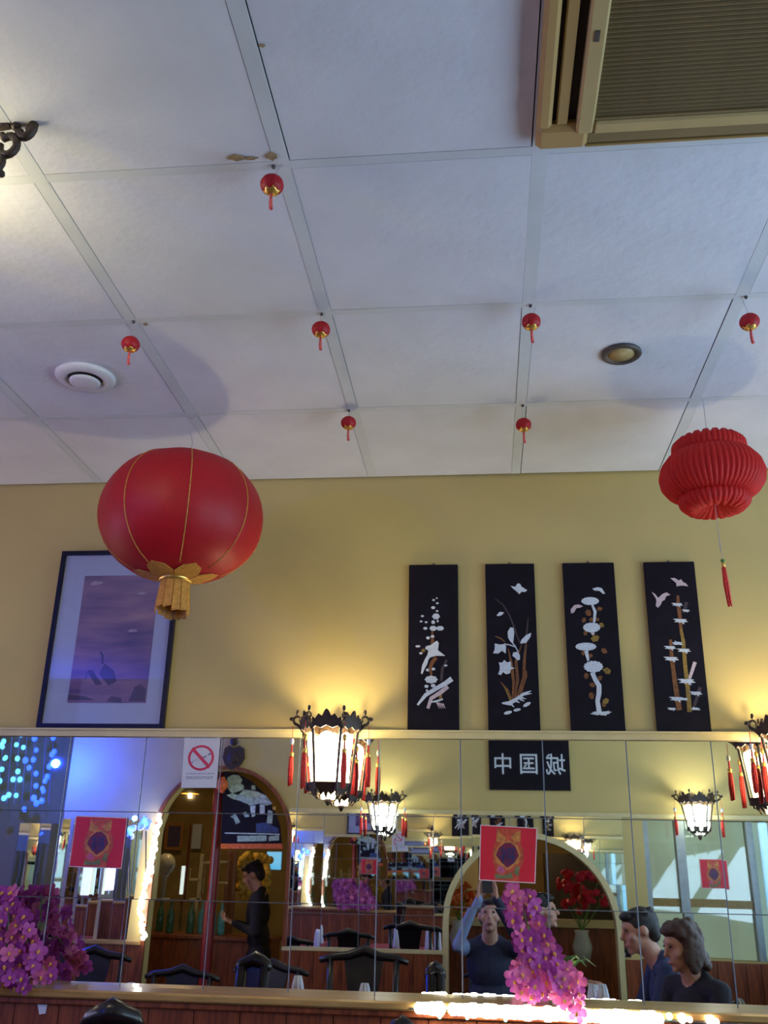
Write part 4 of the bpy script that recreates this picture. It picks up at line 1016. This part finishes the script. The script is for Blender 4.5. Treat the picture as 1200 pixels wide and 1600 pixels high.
cz_ = refl(320, 1466, 8.9).z
boxobj('counter_top', (-.75, .62, -.5, .04, cz_ - .035, cz_), M['wood'], BC, .006)
for k in range(11): boxobj('front_plank', (-.73 + k * .12, -.73 + k * .12 + .117, -.46, 0, 0.01, cz_ - .035), M['wood'], BC)
SHF = empty('lattice_shelf', tuple(refl(330, 1460, 9.2))); setp(SHF, 'cream lattice shelf with steps standing on the bar counter', 'shelf')
for (x0, y0, x1, y1) in ((310, 1340, 314, 1455), (336, 1335, 341, 1455), (296, 1378, 314, 1381), (318, 1352, 356, 1355), (296, 1408, 316, 1411), (326, 1385, 356, 1387), (296, 1362, 299, 1381), (318, 1352, 321, 1402)):
    boxat('shelf_bar', x0, y0, x1, y1, 9.2, M['cream'], None, None, .02, SHF)
for b_ in list(SHF.children): b_.location.y = 0
boxat('lit_tube', 282, 1358, 290, 1402, 9.4, M['screen'], 'short white glowing tube on the bar counter', 'lamp', .04)
GL = refl(259, 1355, 9.3); g_ = MB().ell((0, 0, 0), .09, .09, .10, 16, 10).lathe([(.02, -.3), (.025, -.12), (.05, -.09)], 12).lathe([(.07, -.33), (.07, -.3)], 12).build('globe_lamp', mat('globe', (.40, .40, .34), .3), None, True, GL); setp(g_, 'dull grey glass globe lamp on the bar counter', 'lamp')
for k, (px, mk) in enumerate(((268, 'bottle'), (300, 'bottle'), (317, 'bottle2'), (331, 'bottle2'), (345, 'bottle2'), (252, 'bottle'))):
    p = refl(px, 1455, 9.05 + .03 * k)
    b_ = MB().lathe([(.001, 0), (.032, 0), (.034, .01), (.034, .15), (.028, .18), (.012, .21), (.011, .26), (.013, .265), (.001, .266)], 16).build('bottle', M[mk], None, True, (p.x, p.y, cz_)); setp(b_, ['dark green bottle right of the globe lamp on the bar', 'dark green bottle by the cream lattice on the bar', 'teal bottle left of its pair on the bar', 'teal bottle right of its pair on the bar', 'teal bottle nearest the red pillar on the bar', 'dark green bottle at the left end of the bar'][k], 'bottle', 'bottles on the bar')
WR = empty('flower_wreath', tuple(refl(394, 1372, 9.6))); setp(WR, 'golden yellow flower wreath glowing behind the standing man', 'wreath')
random.seed(8)
fmesh = None
for k in range(30):
    a = 2 * PI * k / 30; r_ = .17 + random.uniform(-.03, .03)
    mb = MB().ell((0, 0, 0), .042, .03, .042, 8, 6) if fmesh is None else None
    if mb: o = mb.build('blossom', M['yellowflower'], WR, True); fmesh = o.data
    else: o = link_mesh('blossom', fmesh, WR)
    o.location = (r_ * math.cos(a), random.uniform(-.02, .02), r_ * math.sin(a) * 1.1)
boxat('tall_screen', 346, 1336, 372, 1475, 9.5, M['brown'], 'brown folding screen behind the red pillar', 'screen', .04)
boxat('blue_light_box', 416, 1338, 440, 1365, 9.7, M['neon'], 'glowing blue light box behind the standing man', 'light', .02)
# left strip things on the ledge of the opposite wall
boxat('lit_door', 128, 1358, 146, 1403, 7.9, M['screen'], 'narrow white lit panel below the left fortune poster', 'panel', .02)
boxat('blue_strip', 148, 1358, 153, 1403, 7.9, M['neon'], 'slim blue glowing strip beside the white lit panel', 'light', .02)

# ================================================================== BEHIND THE CREAM ARCH (parlour)
boxat('seat_back', 690, 1448, 980, 1600, 9.3, M['wood'], 'dark red wooden partition behind the cream arch', 'partition', .08)
boxat('partition_rail', 690, 1443, 980, 1448, 9.26, M['cream'], 'cream rail on top of the wooden partition behind the cream arch', 'rail', .1)
boxat('dark_cabinet', 850, 1340, 960, 1440, 10.6, M['carve'], 'dark carved cabinet in the room behind the cream arch', 'cabinet', .3)
boxat('teal_pane', 920, 1333, 950, 1352, 10.25, M['neon'], 'small teal lit pane high behind the cream arch', 'pane', .02)
boxat('cream_panel', 705, 1340, 745, 1395, 10.5, M['cream'], 'cream wall panel behind the cream arch', 'panel', .03)
def bouquet(name, px, py, D, mk, r_, n, label, vase=None):
    c = refl(px, py, D); g = empty(name, tuple(c)); setp(g, label, 'flowers')
    base = None
    for k in range(n):
        p = Vector((random.gauss(0, .5) * r_, random.gauss(0, .4) * r_, random.gauss(0, .42) * r_))
        if base is None: o = MB().lathe([(.004, -.03), (.028, -.012), (.045, .012), (.03, .02), (.004, .014)], 12, mod=lambda a, z: 1 + .18 * math.cos(5 * a)).build('blossom', M[mk], g, True); base = o.data
        else: o = link_mesh('blossom', base, g)
        o.location = p; o.rotation_euler = (random.uniform(-1.6, -.3), random.uniform(-.6, .6), random.uniform(0, 6)); s = random.uniform(.8, 1.3); o.scale = (s, s, s)
        if k % 3 == 0: MB().tube([p, p * .4 + Vector((0, 0, -r_)), (0, 0, -1.6 * r_)], .004, 5).build('stem', M['leaf'], g)
    if vase:
        MB().lathe([(.001, -1.6 * r_ - .24), (.06, -1.6 * r_ - .24), (.085, -1.6 * r_ - .12), (.055, -1.6 * r_ - .02), (.065, -1.6 * r_ + .01)], 20).build('vase', M[vase], g, True)
    return g
bouquet('red_bouquet', 905, 1392, 9.0, 'redflower', .22, 34, 'bunch of red flowers in a pale vase behind the cream arch', 'pot')
bouquet('orange_bouquet', 716, 1404, 9.0, 'orangeflower', .13, 22, 'bunch of orange flowers at the left foot of the cream arch', 'pot')

# ================================================================== ORCHIDS ON THE LEDGE
def petal_mesh(mk):
    bm = bmesh.new()
    for k in range(5):
        a = PI / 2 + k * 2 * PI / 5; wd = .86 if k in (1, 4) else .62; L_ = 1.0
        rows = [(.06, .10, .0), (.35, wd * .75, .12), (.65, wd, .10), (.88, wd * .82, .0), (1.0, wd * .35, -.06)]
        vs = []
        for l, w, z in rows:
            for q in (-1, 0, 1):
                u, v = l * L_, q * w * .55
                vs.append(bm.verts.new((u * math.cos(a) - v * math.sin(a), z + (-.06 if q == 0 else 0) + .02 * k, u * math.sin(a) + v * math.cos(a))))
        for i in range(len(rows) - 1):
            for j in range(2): f = bm.faces.new((vs[i * 3 + j], vs[i * 3 + j + 1], vs[i * 3 + j + 4], vs[i * 3 + j + 3])); f.smooth = True
    me = bpy.data.meshes.new('flower'); bm.to_mesh(me); bm.free(); me.materials.append(M[mk]); return me
PM = [petal_mesh('petal'), petal_mesh('petal2')]
lipm = MB().ell((0, -.12, -.08), .16, .20, .22, 8, 6).ell((0, -.2, -.25), .10, .12, .10, 8, 6).build('lip', M['lip']); lip_me = lipm.data; bpy.data.objects.remove(lipm)
def inpoly(x, y, P_):
    c = False
    for (x1, y1), (x2, y2) in zip(P_, P_[1:] + P_[:1]):
        if (y1 > y) != (y2 > y) and x < (x2 - x1) * (y - y1) / (y2 - y1) + x1: c = not c
    return c
def orchid(name, poly, Y, pot_px, stems, label, seed, pinkness, mind=13):
    random.seed(seed); base = at(*pot_px, YW - .075); g = empty(name, (base.x, base.y, LZ)); setp(g, label, 'orchid', 'orchids on the wooden ledge')
    xs_ = [p[0] for p in poly]; ys_ = [p[1] for p in poly]; pts = []
    for _ in range(4000):
        x_, y_ = random.uniform(min(xs_), max(xs_)), random.uniform(min(ys_), max(ys_))
        if inpoly(x_, y_, poly) and all(math.hypot(x_ - a, y_ - b) > mind for a, b in pts): pts.append((x_, y_))
    for x_, y_ in pts:
        p = at(x_, y_, Y + random.uniform(-.035, .03)) - g.location; k = 1 if random.random() < pinkness(x_, y_) else 0
        s = random.uniform(.026, .034)
        f = link_mesh('flower', PM[k], g, p, (random.uniform(-.5, .5), random.uniform(-.6, .6), random.uniform(-.6, .6)), (s, s, s))
        link_mesh('lip', lip_me, f)
    for st in stems:
        MB().tube([Vector((0, 0, .05))] + [at(x_, y_, Y + .02) - g.location for x_, y_ in st], .003, 5).build('stem', M['leaf'], g)
    MB().lathe([(.001, 0), (.034, 0), (.046, .07), (.05, .075), (.044, .078), (.03, .06), (.001, .06)], 20).build('pot', M['pot'], g, True)
    for k in range(5):
        a = k * 1.26 + .4; L_ = .13
        MB().quadmesh([[(q * .004, 0, .06), (q * .004, .002, .06)] for q in (-1, 1)] and [[(math.cos(a) * L_ * t - math.sin(a) * q * .018 * math.sin(PI * min(1, t + .12)), math.sin(a) * .035 * t + math.cos(a) * q * .012 * math.sin(PI * min(1, t + .12)), .065 + .09 * math.sin(t * 2.2) - .02 * t) for q in (-1, -.4, .4, 1)] for t in (0, .25, .5, .75, 1)], closed=False).build('leaf', M['leaf'], g, True)
    return g
orchid('orchid', [(800, 1392), (832, 1398), (846, 1452), (872, 1488), (904, 1530), (914, 1560), (905, 1592), (882, 1578), (862, 1555), (835, 1562), (806, 1555), (800, 1535), (822, 1512), (808, 1470), (795, 1425)], YW - .15, (878, 1560), [[(840, 1500), (812, 1400)], [(890, 1530), (905, 1585)], [(830, 1520), (815, 1550)]],
       'magenta orchid spray cascading over the lit right part of the ledge', 4, lambda x_, y_: .75 if y_ > 1520 or (x_ < 815 and y_ < 1470) else .25)
orchid('orchid', [(-70, 1400), (5, 1392), (22, 1395), (34, 1420), (52, 1450), (60, 1480), (80, 1505), (82, 1530), (66, 1534), (56, 1512), (44, 1500), (38, 1545), (-70, 1550)], YW - .15, (-28, 1545), [[(10, 1480), (15, 1400)], [(40, 1470), (75, 1520)], [(-20, 1500), (-40, 1420)]],
       'purple orchid clump at the left end of the ledge under the blue lights', 9, lambda x_, y_: .12)

# ================================================================== TABLES, NAPKINS, CHAIRS
def table(x0, x1, y0, y1, label):
    g = empty('dining_table', ((x0 + x1) / 2, (y0 + y1) / 2, 0)); setp(g, label, 'table', 'dining tables'); w, d = (x1 - x0) / 2, (y1 - y0) / 2
    boxobj('table_top', (-w, w, -d, d, .715, .74), M['wood'], g, .006)
    boxobj('tablecloth', (-w - .004, w + .004, -d - .004, d + .004, .62, .752), M['cloth'], g, .006)
    for sx in (-1, 1):
        for sy in (-1, 1): boxobj('leg', (sx * (w - .06) - .025, sx * (w - .06) + .025, sy * (d - .06) - .025, sy * (d - .06) + .025, 0, .715), M['wood'], g)
    return g
table(.02, .66, 1.0, 2.45, 'dining table with a dark red cloth in front of the two diners')
table(-1.30, -.35, 1.7, 2.5, 'dining table with a dark red cloth left of the photographer')
table(-2.75, -1.75, 1.7, 2.5, 'dining table with a dark red cloth under the blue lights')
def napkin(px, py, D, h, label):
    p = refl(px, py, D); n_ = 9
    def md(a, z): return 1 + .22 * math.cos(n_ * a)
    o = MB().lathe([(.001, 0), (.032, 0), (.036, .02), (.030, h * .45), (.026, h * .8), (.016, h), (.004, h * .93)], 36, mod=md).build('napkin', M['napkin'], None, True, (p.x, p.y, .753)); setp(o, label, 'napkin', 'folded white napkins')
napkin(466, 1530, 5.25, .24, 'tall folded white napkin on the table left of the photographer, left one')
napkin(570, 1535, 5.20, .22, 'tall folded white napkin on the table left of the photographer, right one')
napkin(207, 1545, 5.15, .19, 'folded white napkin on the table below the fairy-lit arch')
napkin(940, 1540, 5.2, .25, 'tall folded white napkin in front of the two diners')
napkin(52, 1520, 5.3, .24, 'folded white napkin beside the purple orchid clump')
napkin(926, 1543, 5.28, .24, 'folded white napkin just behind the one in front of the diners')
napkin(514, 1545, 5.3, .17, 'short folded white napkin between two tall ones')
for k in range(3):
    p = refl(968, 1550, 5.15)
    o = MB().lathe([(.001, 0), (.03, 0), (.034, .006), (.055, .04), (.060, .062), (.056, .062), (.045, .03), (.001, .014)], 24).build('bowl', M['pot'], None, True, (p.x, p.y, .753 + k * .042)); setp(o, ['bottom bowl of the white stack beside the diners', 'middle bowl of the white stack beside the diners', 'top bowl of the white stack beside the diners'][k], 'bowl', 'stacked white bowls')
def chair(loc, rz, label, sc=1.0, bw=1.0):
    g = empty('dining_chair', loc, rz); g.scale = (sc,) * 3; setp(g, label, 'chair', 'black lacquer dining chairs')
    boxobj('seat', (-.21, .21, -.2, .2, .43, .465), M['chair'], g, .012)
    for sx in (-1, 1):
        MB().tube([(sx * .19, .18, 0), (sx * .19, .18, .44)], .018, 8).build('leg', M['chair'], g)
        MB().tube([(sx * .19, -.18, 0), (sx * .19, -.18, .46), (sx * .19 * bw, -.21, .75), (sx * .195 * bw, -.24, .97)], .018, 8).build('back_post', M['chair'], g, True)
    MB().tube([(-.26 * bw, -.245, .955), (-.2 * bw, -.245, .975), (-.09 * bw, -.262, .985), (0, -.268, .985 + .03 * bw), (.09 * bw, -.262, .985), (.2 * bw, -.245, .975), (.26 * bw, -.245, .955)], [.016, .022, .026, .032, .026, .022, .016], 8).build('top_rail', M['chair'], g, True)
    MB().quadmesh([[(-.07, -.195, .46), (.07, -.195, .46), (.07, -.18, .46), (-.07, -.18, .46)], [(-.08 * bw, -.235, .75), (.08 * bw, -.235, .75), (.08 * bw, -.22, .75), (-.08 * bw, -.22, .75)], [(-.12 * bw, -.27, .99), (.12 * bw, -.27, .99), (.12 * bw, -.255, .99), (-.12 * bw, -.255, .99)]]).build('splat', M['chair'], g)
    for sx in (-1, 1): MB().tube([(sx * .19, .18, .2), (sx * .19, -.18, .2)], .011, 6).build('stretcher', M['chair'], g)
    return g
c = at(160, 1566, 2.75); k_ = c.z / 1.01; chair((c.x, c.y + .26 * k_, 0), .10, 'black lacquer chair with a narrow back showing at the lower left', k_, .25)
c = at(646, 1592, 2.75); k_ = c.z / 1.01; chair((c.x, c.y + .26 * k_, 0), -.1, 'black lacquer chair tip below the left end of the white lights', k_, .10)
for (px, py, D, rz, lab) in ((560, 1502, 5.95, 0, 'black lacquer chair behind the napkin table, with a humped top rail'), (400, 1520, 6.1, .2, 'black lacquer chair below the standing man'), (270, 1530, 6.1, 0, 'black lacquer chair in front of the bar counter'), (130, 1500, 6.2, -.1, 'black lacquer chair near the purple orchid clump')):
    p = refl(px, py, D); chair((p.x, p.y, 0), rz, lab, min(1.12, max(.9, p.z / 1.0)))
# small pale patch on the bench back
ps = at(66, 1572, YW - .101); o = MB().prism([(-.026, .018), (-.012, .026), (.01, .024), (.03, .014), (.018, .004), (.016, -.022), (-.006, -.026), (-.014, -.002)], lambda u, v, w: (u, -w, v), .0008).build('paper_scrap', M['paper'], None, False, (ps.x, YW - .1025, ps.z)); setp(o, 'small pale irregular patch on the bench back', 'paper')

# ================================================================== PEOPLE
import numpy as np
class Body:
    def __init__(s): s.mb = MB(); s.seg = []
    def cap(s, p0, p1, r0, r1, zone, n=12):
        p0, p1 = Vector(p0), Vector(p1)
        s.mb.ell(p0, r0, r0, r0, n, 8); s.mb.ell(p1, r1, r1, r1, n, 8)
        s.mb.tube([p0, p1], [r0 * .995, r1 * .995], n); s.seg.append((p0, p1, r0, r1, zone))
    def ell(s, c, rx, ry, rz, zone, rot=None):
        s.mb.ell(c, rx, ry, rz, 20, 14, rot); s.seg.append((Vector(c), Vector(c), (rx + ry + rz) / 3, (rx + ry + rz) / 3, zone))
    def head(s, c, yaw=0, pitch=0):
        R = Matrix.Rotation(yaw, 3, 'Z') @ Matrix.Rotation(pitch, 3, 'X'); s.hR, s.hc = R, Vector(c)
        T = lambda v: Vector(c) + R @ Vector(v)
        s.ell(T((0, -.008, .022)), .073, .092, .090, 'skin', R); s.ell(T((0, .030, -.048)), .054, .058, .066, 'skin', R)
        s.cap(T((0, .085, .02)), T((0, .105, -.022)), .010, .014, 'skin', 8); s.ell(T((0, .075, .035)), .045, .018, .012, 'skin', R)
        s.ell(T((0, .074, -.098)), .022, .018, .018, 'skin', R); s.ell(T((0, .088, -.062)), .022, .010, .010, 'skin', R)
        for q in (-1, 1): s.ell(T((q * .076, -.005, -.005)), .011, .020, .032, 'skin', R); s.ell(T((q * .045, .055, -.025)), .024, .024, .022, 'skin', R)
    def hand(s, w, d, nrm, side, curl=.6):
        w, d, nrm = Vector(w), Vector(d).normalized(), Vector(nrm).normalized(); x = d.cross(nrm).normalized() * side
        pc = w + d * .045
        for q in (-.028, -.010, .010, .028): s.cap(w + x * q * .6, w + d * .085 + x * q, .014, .011, 'skin', 8)
        for i, q in enumerate((-.031, -.0105, .0105, .031)):
            l = (.036, .044, .041, .032)[i]; b0 = w + d * .088 + x * q
            d1 = (d * math.cos(curl * .7) + nrm * math.sin(curl * .7)); d2 = (d * math.cos(curl * 1.7) + nrm * math.sin(curl * 1.7)); d3 = d * math.cos(curl * 2.4) + nrm * math.sin(curl * 2.4)
            b1 = b0 + d1 * l; b2 = b1 + d2 * l * .7; b3 = b2 + d3 * l * .5
            s.cap(b0, b1, .0092, .0088, 'skin', 8); s.cap(b1, b2, .0088, .0082, 'skin', 8); s.cap(b2, b3, .0082, .007, 'skin', 8)
        t0 = w + d * .025 - x * .03; t1 = t0 + (d * .6 - x * .6 + nrm * .4).normalized() * .045; t2 = t1 + (d * .8 + nrm * .6).normalized() * .034
        s.cap(t0, t1, .013, .010, 'skin', 8); s.cap(t1, t2, .010, .008, 'skin', 8)
    def torso(s, pz, lean=0.0, zone='top', low='legs', w=1.0):
        s.ell((0, 0, pz), .165 * w, .115, .12, low); s.ell((0, lean * .35, pz + .16), .150 * w, .105, .15, zone)
        s.ell((0, lean * .8, pz + .36), .175 * w, .115, .17, zone); s.cap((-.15 * w, lean, pz + .475), (.15 * w, lean, pz + .475), .062, .062, zone)
    def build(s, name, mats, loc, rz, sc, label, vox=.009):
        me = bpy.data.meshes.new(name); bmesh.ops.recalc_face_normals(s.mb.bm, faces=s.mb.bm.faces); s.mb.bm.to_mesh(me); s.mb.bm.free()
        o = bpy.data.objects.new(name, me); COL.objects.link(o)
        m = o.modifiers.new('r', 'REMESH'); m.mode = 'VOXEL'; m.voxel_size = vox
        m2 = o.modifiers.new('s', 'SMOOTH'); m2.iterations = 3; m2.factor = .5
        bpy.context.view_layer.update(); dg = bpy.context.evaluated_depsgraph_get(); nm = bpy.data.meshes.new_from_object(o.evaluated_get(dg), depsgraph=dg)
        o.modifiers.clear(); o.data = nm
        zones = list(mats); nm.materials.clear()
        for z in zones: nm.materials.append(M[mats[z]])
        nf = len(nm.polygons); C = np.empty(nf * 3); nm.polygons.foreach_get('center', C); C = C.reshape(-1, 3)
        best = np.full(nf, 9.0); idx = np.zeros(nf, dtype=np.int32)
        for p0, p1, r0, r1, z in s.seg:
            a, b = np.array(p0), np.array(p1); ab = b - a; L2 = ab @ ab
            t = np.clip(((C - a) @ ab) / L2, 0, 1) if L2 > 1e-12 else np.zeros(nf)
            dd = np.linalg.norm(C - (a + t[:, None] * ab), axis=1) - (r0 + (r1 - r0) * t)
            k = dd < best; best[k] = dd[k]; idx[k] = zones.index(z)
        nm.polygons.foreach_set('material_index', idx); nm.polygons.foreach_set('use_smooth', np.ones(nf, dtype=bool)); nm.update()
        o.location = loc; o.rotation_euler = (0, 0, rz); o.scale = (sc,) * 3; setp(o, label, 'person')
        # eyes and lips
        R, c = s.hR, s.hc; T = lambda v: c + R @ Vector(v)
        for q in (-1, 1): MB().ell(T((q * .031, .081, .016)), .011, .008, .007, 10, 6, R).build('eye', M['eye'], o, True)
        MB().ell(T((0, .0965, -.062)), .022, .006, .007, 10, 6, R).build('mouth', M['lips'], o, True)
        return o
    def hair(s, o, mk, style='short'):
        R, c = s.hR, s.hc; T = lambda v: c + R @ Vector(v); mb = MB(); random.seed(len(o.name) + 3)
        mb.ell(T((0, -.022, .036)), .081, .096, .090, 20, 12, R); mb.ell(T((0, .050, .086)), .062, .042, .028, 14, 8, R)
        mb.ell(T((0, -.06, -.01)), .074, .055, .075, 16, 10, R)
        if style == 'short':
            for k in range(26):
                a = random.uniform(-2.6, 2.6); mb.ell(T((.062 * math.sin(a), -.03 + .070 * math.cos(a), .080 + random.uniform(-.03, .030))), .022, .024, .018, 8, 6, R)
        else:
            for k in range(70):
                a = random.uniform(1.15, 2 * PI - 1.15) if k > 16 else random.uniform(0, 2 * PI); z = random.uniform(-.13, .07) if k > 16 else random.uniform(.075, .10); r_ = .078 if k > 16 else .055
                mb.ell(T((r_ * math.sin(a), -.012 + r_ * 1.08 * math.cos(a), z)), .028, .028, .034, 8, 6, R)
        h = mb.build('hair', M[mk], o)
        m = h.modifiers.new('r', 'REMESH'); m.mode = 'VOXEL'; m.voxel_size = .007; m2 = h.modifiers.new('s', 'SMOOTH'); m2.iterations = 2
        bpy.context.view_layer.update(); dg = bpy.context.evaluated_depsgraph_get(); nm = bpy.data.meshes.new_from_object(h.evaluated_get(dg), depsgraph=dg)
        h.modifiers.clear(); h.data = nm
        for p in nm.polygons: p.use_smooth = True
def legs_seated(b, pz=.52):
    for q in (-1, 1):
        b.cap((q * .09, .0, pz), (q * .12, .42, pz - .01), .088, .062, 'legs'); b.cap((q * .12, .42, pz - .01), (q * .12, .40, .09), .060, .042, 'legs')
        b.cap((q * .12, .37, .045), (q * .13, .55, .035), .042, .036, 'shoes')
def neck(b, base, hc):
    b.cap(base, Vector(hc) + Vector((0, -.015, -.06)), .060, .054, 'skin')
    for q in (-1, 1): b.cap(Vector(base) + Vector((q * .13, -.01, -.015)), Vector(base) + Vector((q * .035, -.015, .045)), .045, .036, 'top')

# the photographer, holding the phone the picture is taken with
hp = refl(768, 1437, 7.46); ox, oy = .03, -.34
b = Body(); hz = max(1.14, min(1.24, hp.z)); pz = hz - .69
b.torso(pz, .03); legs_seated(b, pz); hc = (0, .07, hz); b.head(hc, 0, .18); neck(b, (0, .03, pz + .50), hc)
fwd, up, rt = RM.col[1], RM.col[2], RM.col[0]
phc = CAM - fwd * .016 - up * .045
for q in (-1, 1):
    sh_ = Vector((q * .19, .03, pz + .475)); wr_ = phc + rt * q * .062 - up * .105 - fwd * .035 - Vector((ox, oy, 0)); el = Vector((q * .235, .21, pz + .50))
    z = 'sleeve' if q < 0 else 'top'
    b.cap(sh_, el, .062, .047, z); b.cap(el, wr_, .046, .030, z)
    b.hand(wr_, up * .95 + rt * -q * .12 + fwd * .05, -rt * q * .75 + fwd * .22, -q, .55)
pho = b.build('person', {'skin': 'skin', 'top': 'navy', 'sleeve': 'palecloth', 'legs': 'blackcloth', 'shoes': 'chair'}, (ox, oy, 0), 0, 1.0, 'person in a navy jacket with blue phone light painted on one sleeve, raising a phone', .007)
b.hair(pho, 'hair')
ph = MB().box(-.036, .036, -.0042, .0042, -.075, .075); bmesh.ops.bevel(ph.bm, geom=ph.bm.edges[:], offset=.003, segments=2, affect='EDGES')
PH = ph.build('phone', M['phone']); PH.matrix_world = Matrix.Translation(phc) @ Matrix((rt, fwd, up)).transposed().to_4x4(); setp(PH, 'black phone held up by the person in the navy jacket', 'phone')
MB().box(-.033, .033, -.0048, -.0042, -.068, .068).build('screen', mat('phone_screen', (.1, .12, .2), .2, emit=(.4, .5, .8), estr=.6), PH)
# companion half hidden by the orchid
hp = refl(828, 1428, 7.84); b = Body(); hz = 1.20; pz = .51; b.torso(pz, .0); legs_seated(b, pz); hc = (0, .05, hz); b.head(hc, 0, .05); neck(b, (0, .0, pz + .50), hc)
for q in (-1, 1): b.cap((q * .19, 0, pz + .475), (q * .23, .08, pz + .22), .06, .046, 'top'); b.cap((q * .23, .08, pz + .22), (q * .10, .32, pz + .23), .044, .03, 'top'); b.hand((q * .10, .32, pz + .23), (-q * .4, 1, 0), (0, 0, -1), q, .5)
s_ = hp.z / hz; com = b.build('person', {'skin': 'skin', 'top': 'blackcloth', 'legs': 'blackcloth', 'shoes': 'chair'}, (hp.x + .05 * s_, hp.y, 0), -PI / 2.4, s_, 'person in dark clothes half hidden behind the magenta orchid'); b.hair(com, 'hair')
# dark-haired diner leaning over the table, in profile to the left
hp = refl(998, 1462, 6.0); b = Body(); hz = 1.20; pz = .52; b.torso(pz, .16); legs_seated(b, pz); hc = (0, .27, hz); b.head(hc, -.1, -.22); neck(b, (0, .17, pz + .50), hc)
for q in (-1, 1): b.cap((q * .18, .16, pz + .475), (q * .24, .26, pz + .22), .062, .048, 'top'); b.cap((q * .24, .26, pz + .22), (q * .08, .50, pz + .29), .046, .03, 'top'); b.hand((q * .08, .50, pz + .29), (-q * .3, 1, .1), (0, 0, -1), q, .7)
s_ = hp.z / hz; d1 = b.build('person', {'skin': 'skin', 'top': 'bluecloth', 'legs': 'blackcloth', 'shoes': 'chair'}, (hp.x + .27 * s_, hp.y, 0), PI / 2, s_, 'person with short dark hair and dark blue top, leaning over the table in profile'); b.hair(d1, 'hair')
# curly-haired diner
hp = refl(1068, 1488, 5.35); b = Body(); hz = 1.20; pz = .52; b.torso(pz, .06, w=.92); legs_seated(b, pz); hc = (0, .13, hz); b.head(hc, .25, -.25); neck(b, (0, .06, pz + .49), hc)
for q in (-1, 1): b.cap((q * .17, .06, pz + .475), (q * .22, .14, pz + .22), .056, .044, 'top'); b.cap((q * .22, .14, pz + .22), (q * .09, .38, pz + .28), .042, .028, 'top'); b.hand((q * .09, .38, pz + .28), (-q * .3, 1, .1), (0, 0, -1), q, .7)
s_ = hp.z / hz; d2 = b.build('person', {'skin': 'skin', 'top': 'blackcloth', 'legs': 'blackcloth', 'shoes': 'chair'}, (hp.x + .10 * s_, hp.y - .08, 0), PI / 2 - .55, s_, 'person with curly brown hair and black top, seated beside the shop window'); b.hair(d2, 'hairbrown', 'long')
# standing man in the small arch, head bowed
hp = refl(396, 1374, 8.66); b = Body(); hz = 1.60; pz = .92
b.torso(pz, .04, w=1.12); hc = (0, .10, hz); b.head(hc, 0, -.45); neck(b, (0, .02, pz + .50), hc)
for q in (-1, 1):
    b.cap((q * .09, 0, pz), (q * .10, .03, .50), .09, .062, 'legs'); b.cap((q * .10, .03, .50), (q * .10, -.02, .09), .060, .044, 'legs'); b.cap((q * .10, -.05, .045), (q * .11, .14, .035), .042, .036, 'shoes')
    b.cap((q * .19, .02, pz + .475), (q * .23, .02, pz + .20), .062, .048, 'top'); b.cap((q * .23, .02, pz + .20), (q * .06, .25, pz + .27), .046, .03, 'top'); b.hand((q * .06, .25, pz + .27), (-q * .5, 1, .3), (0, 0, 1), -q, .7)
s_ = hp.z / hz; d3 = b.build('person', {'skin': 'skin', 'top': 'blackcloth', 'legs': 'blackcloth', 'shoes': 'chair'}, (hp.x + .10 * s_, hp.y, 0), PI / 2 - .1, s_, 'person in dark clothes standing with head bowed inside the small arch'); b.hair(d3, 'hair')

# the chairs the four seated people sit on
for ob, lab in ((pho, 'black lacquer chair under the person raising a phone'), (com, 'black lacquer chair under the person half hidden by the orchid'), (d1, 'black lacquer chair under the dark-haired diner'), (d2, 'black lacquer chair under the curly-haired diner')):
    f_ = Matrix.Rotation(ob.rotation_euler.z, 3, 'Z') @ Vector((0, -.02, 0))
    chair((ob.location.x + f_.x, ob.location.y + f_.y, 0), ob.rotation_euler.z, lab, .84 * ob.scale.x, .9)
# pendant shades made up to carry the two fill lights behind the arches
for (px, py, D, lab) in ((300, 1250, 9.3, 'small gold pendant lamp added for the fill light over the bar'), (830, 1290, 9.6, 'small gold pendant lamp added in the room behind the cream arch')):
    p = refl(px, py, D); g = empty('pendant_lamp', tuple(p)); setp(g, lab, 'lamp', 'added pendant lamps behind the arches')
    MB().lathe([(.012, .075), (.03, .07), (.085, .02), (.088, .018), (.03, .062), (.012, .066)], 20).build('lamp_shade', M['gold'], g, True)
    MB().tube([(0, 0, .07), (0, 0, HC + .03 - p.z)], .004, 5).build('cord', M['darkmetal'], g)
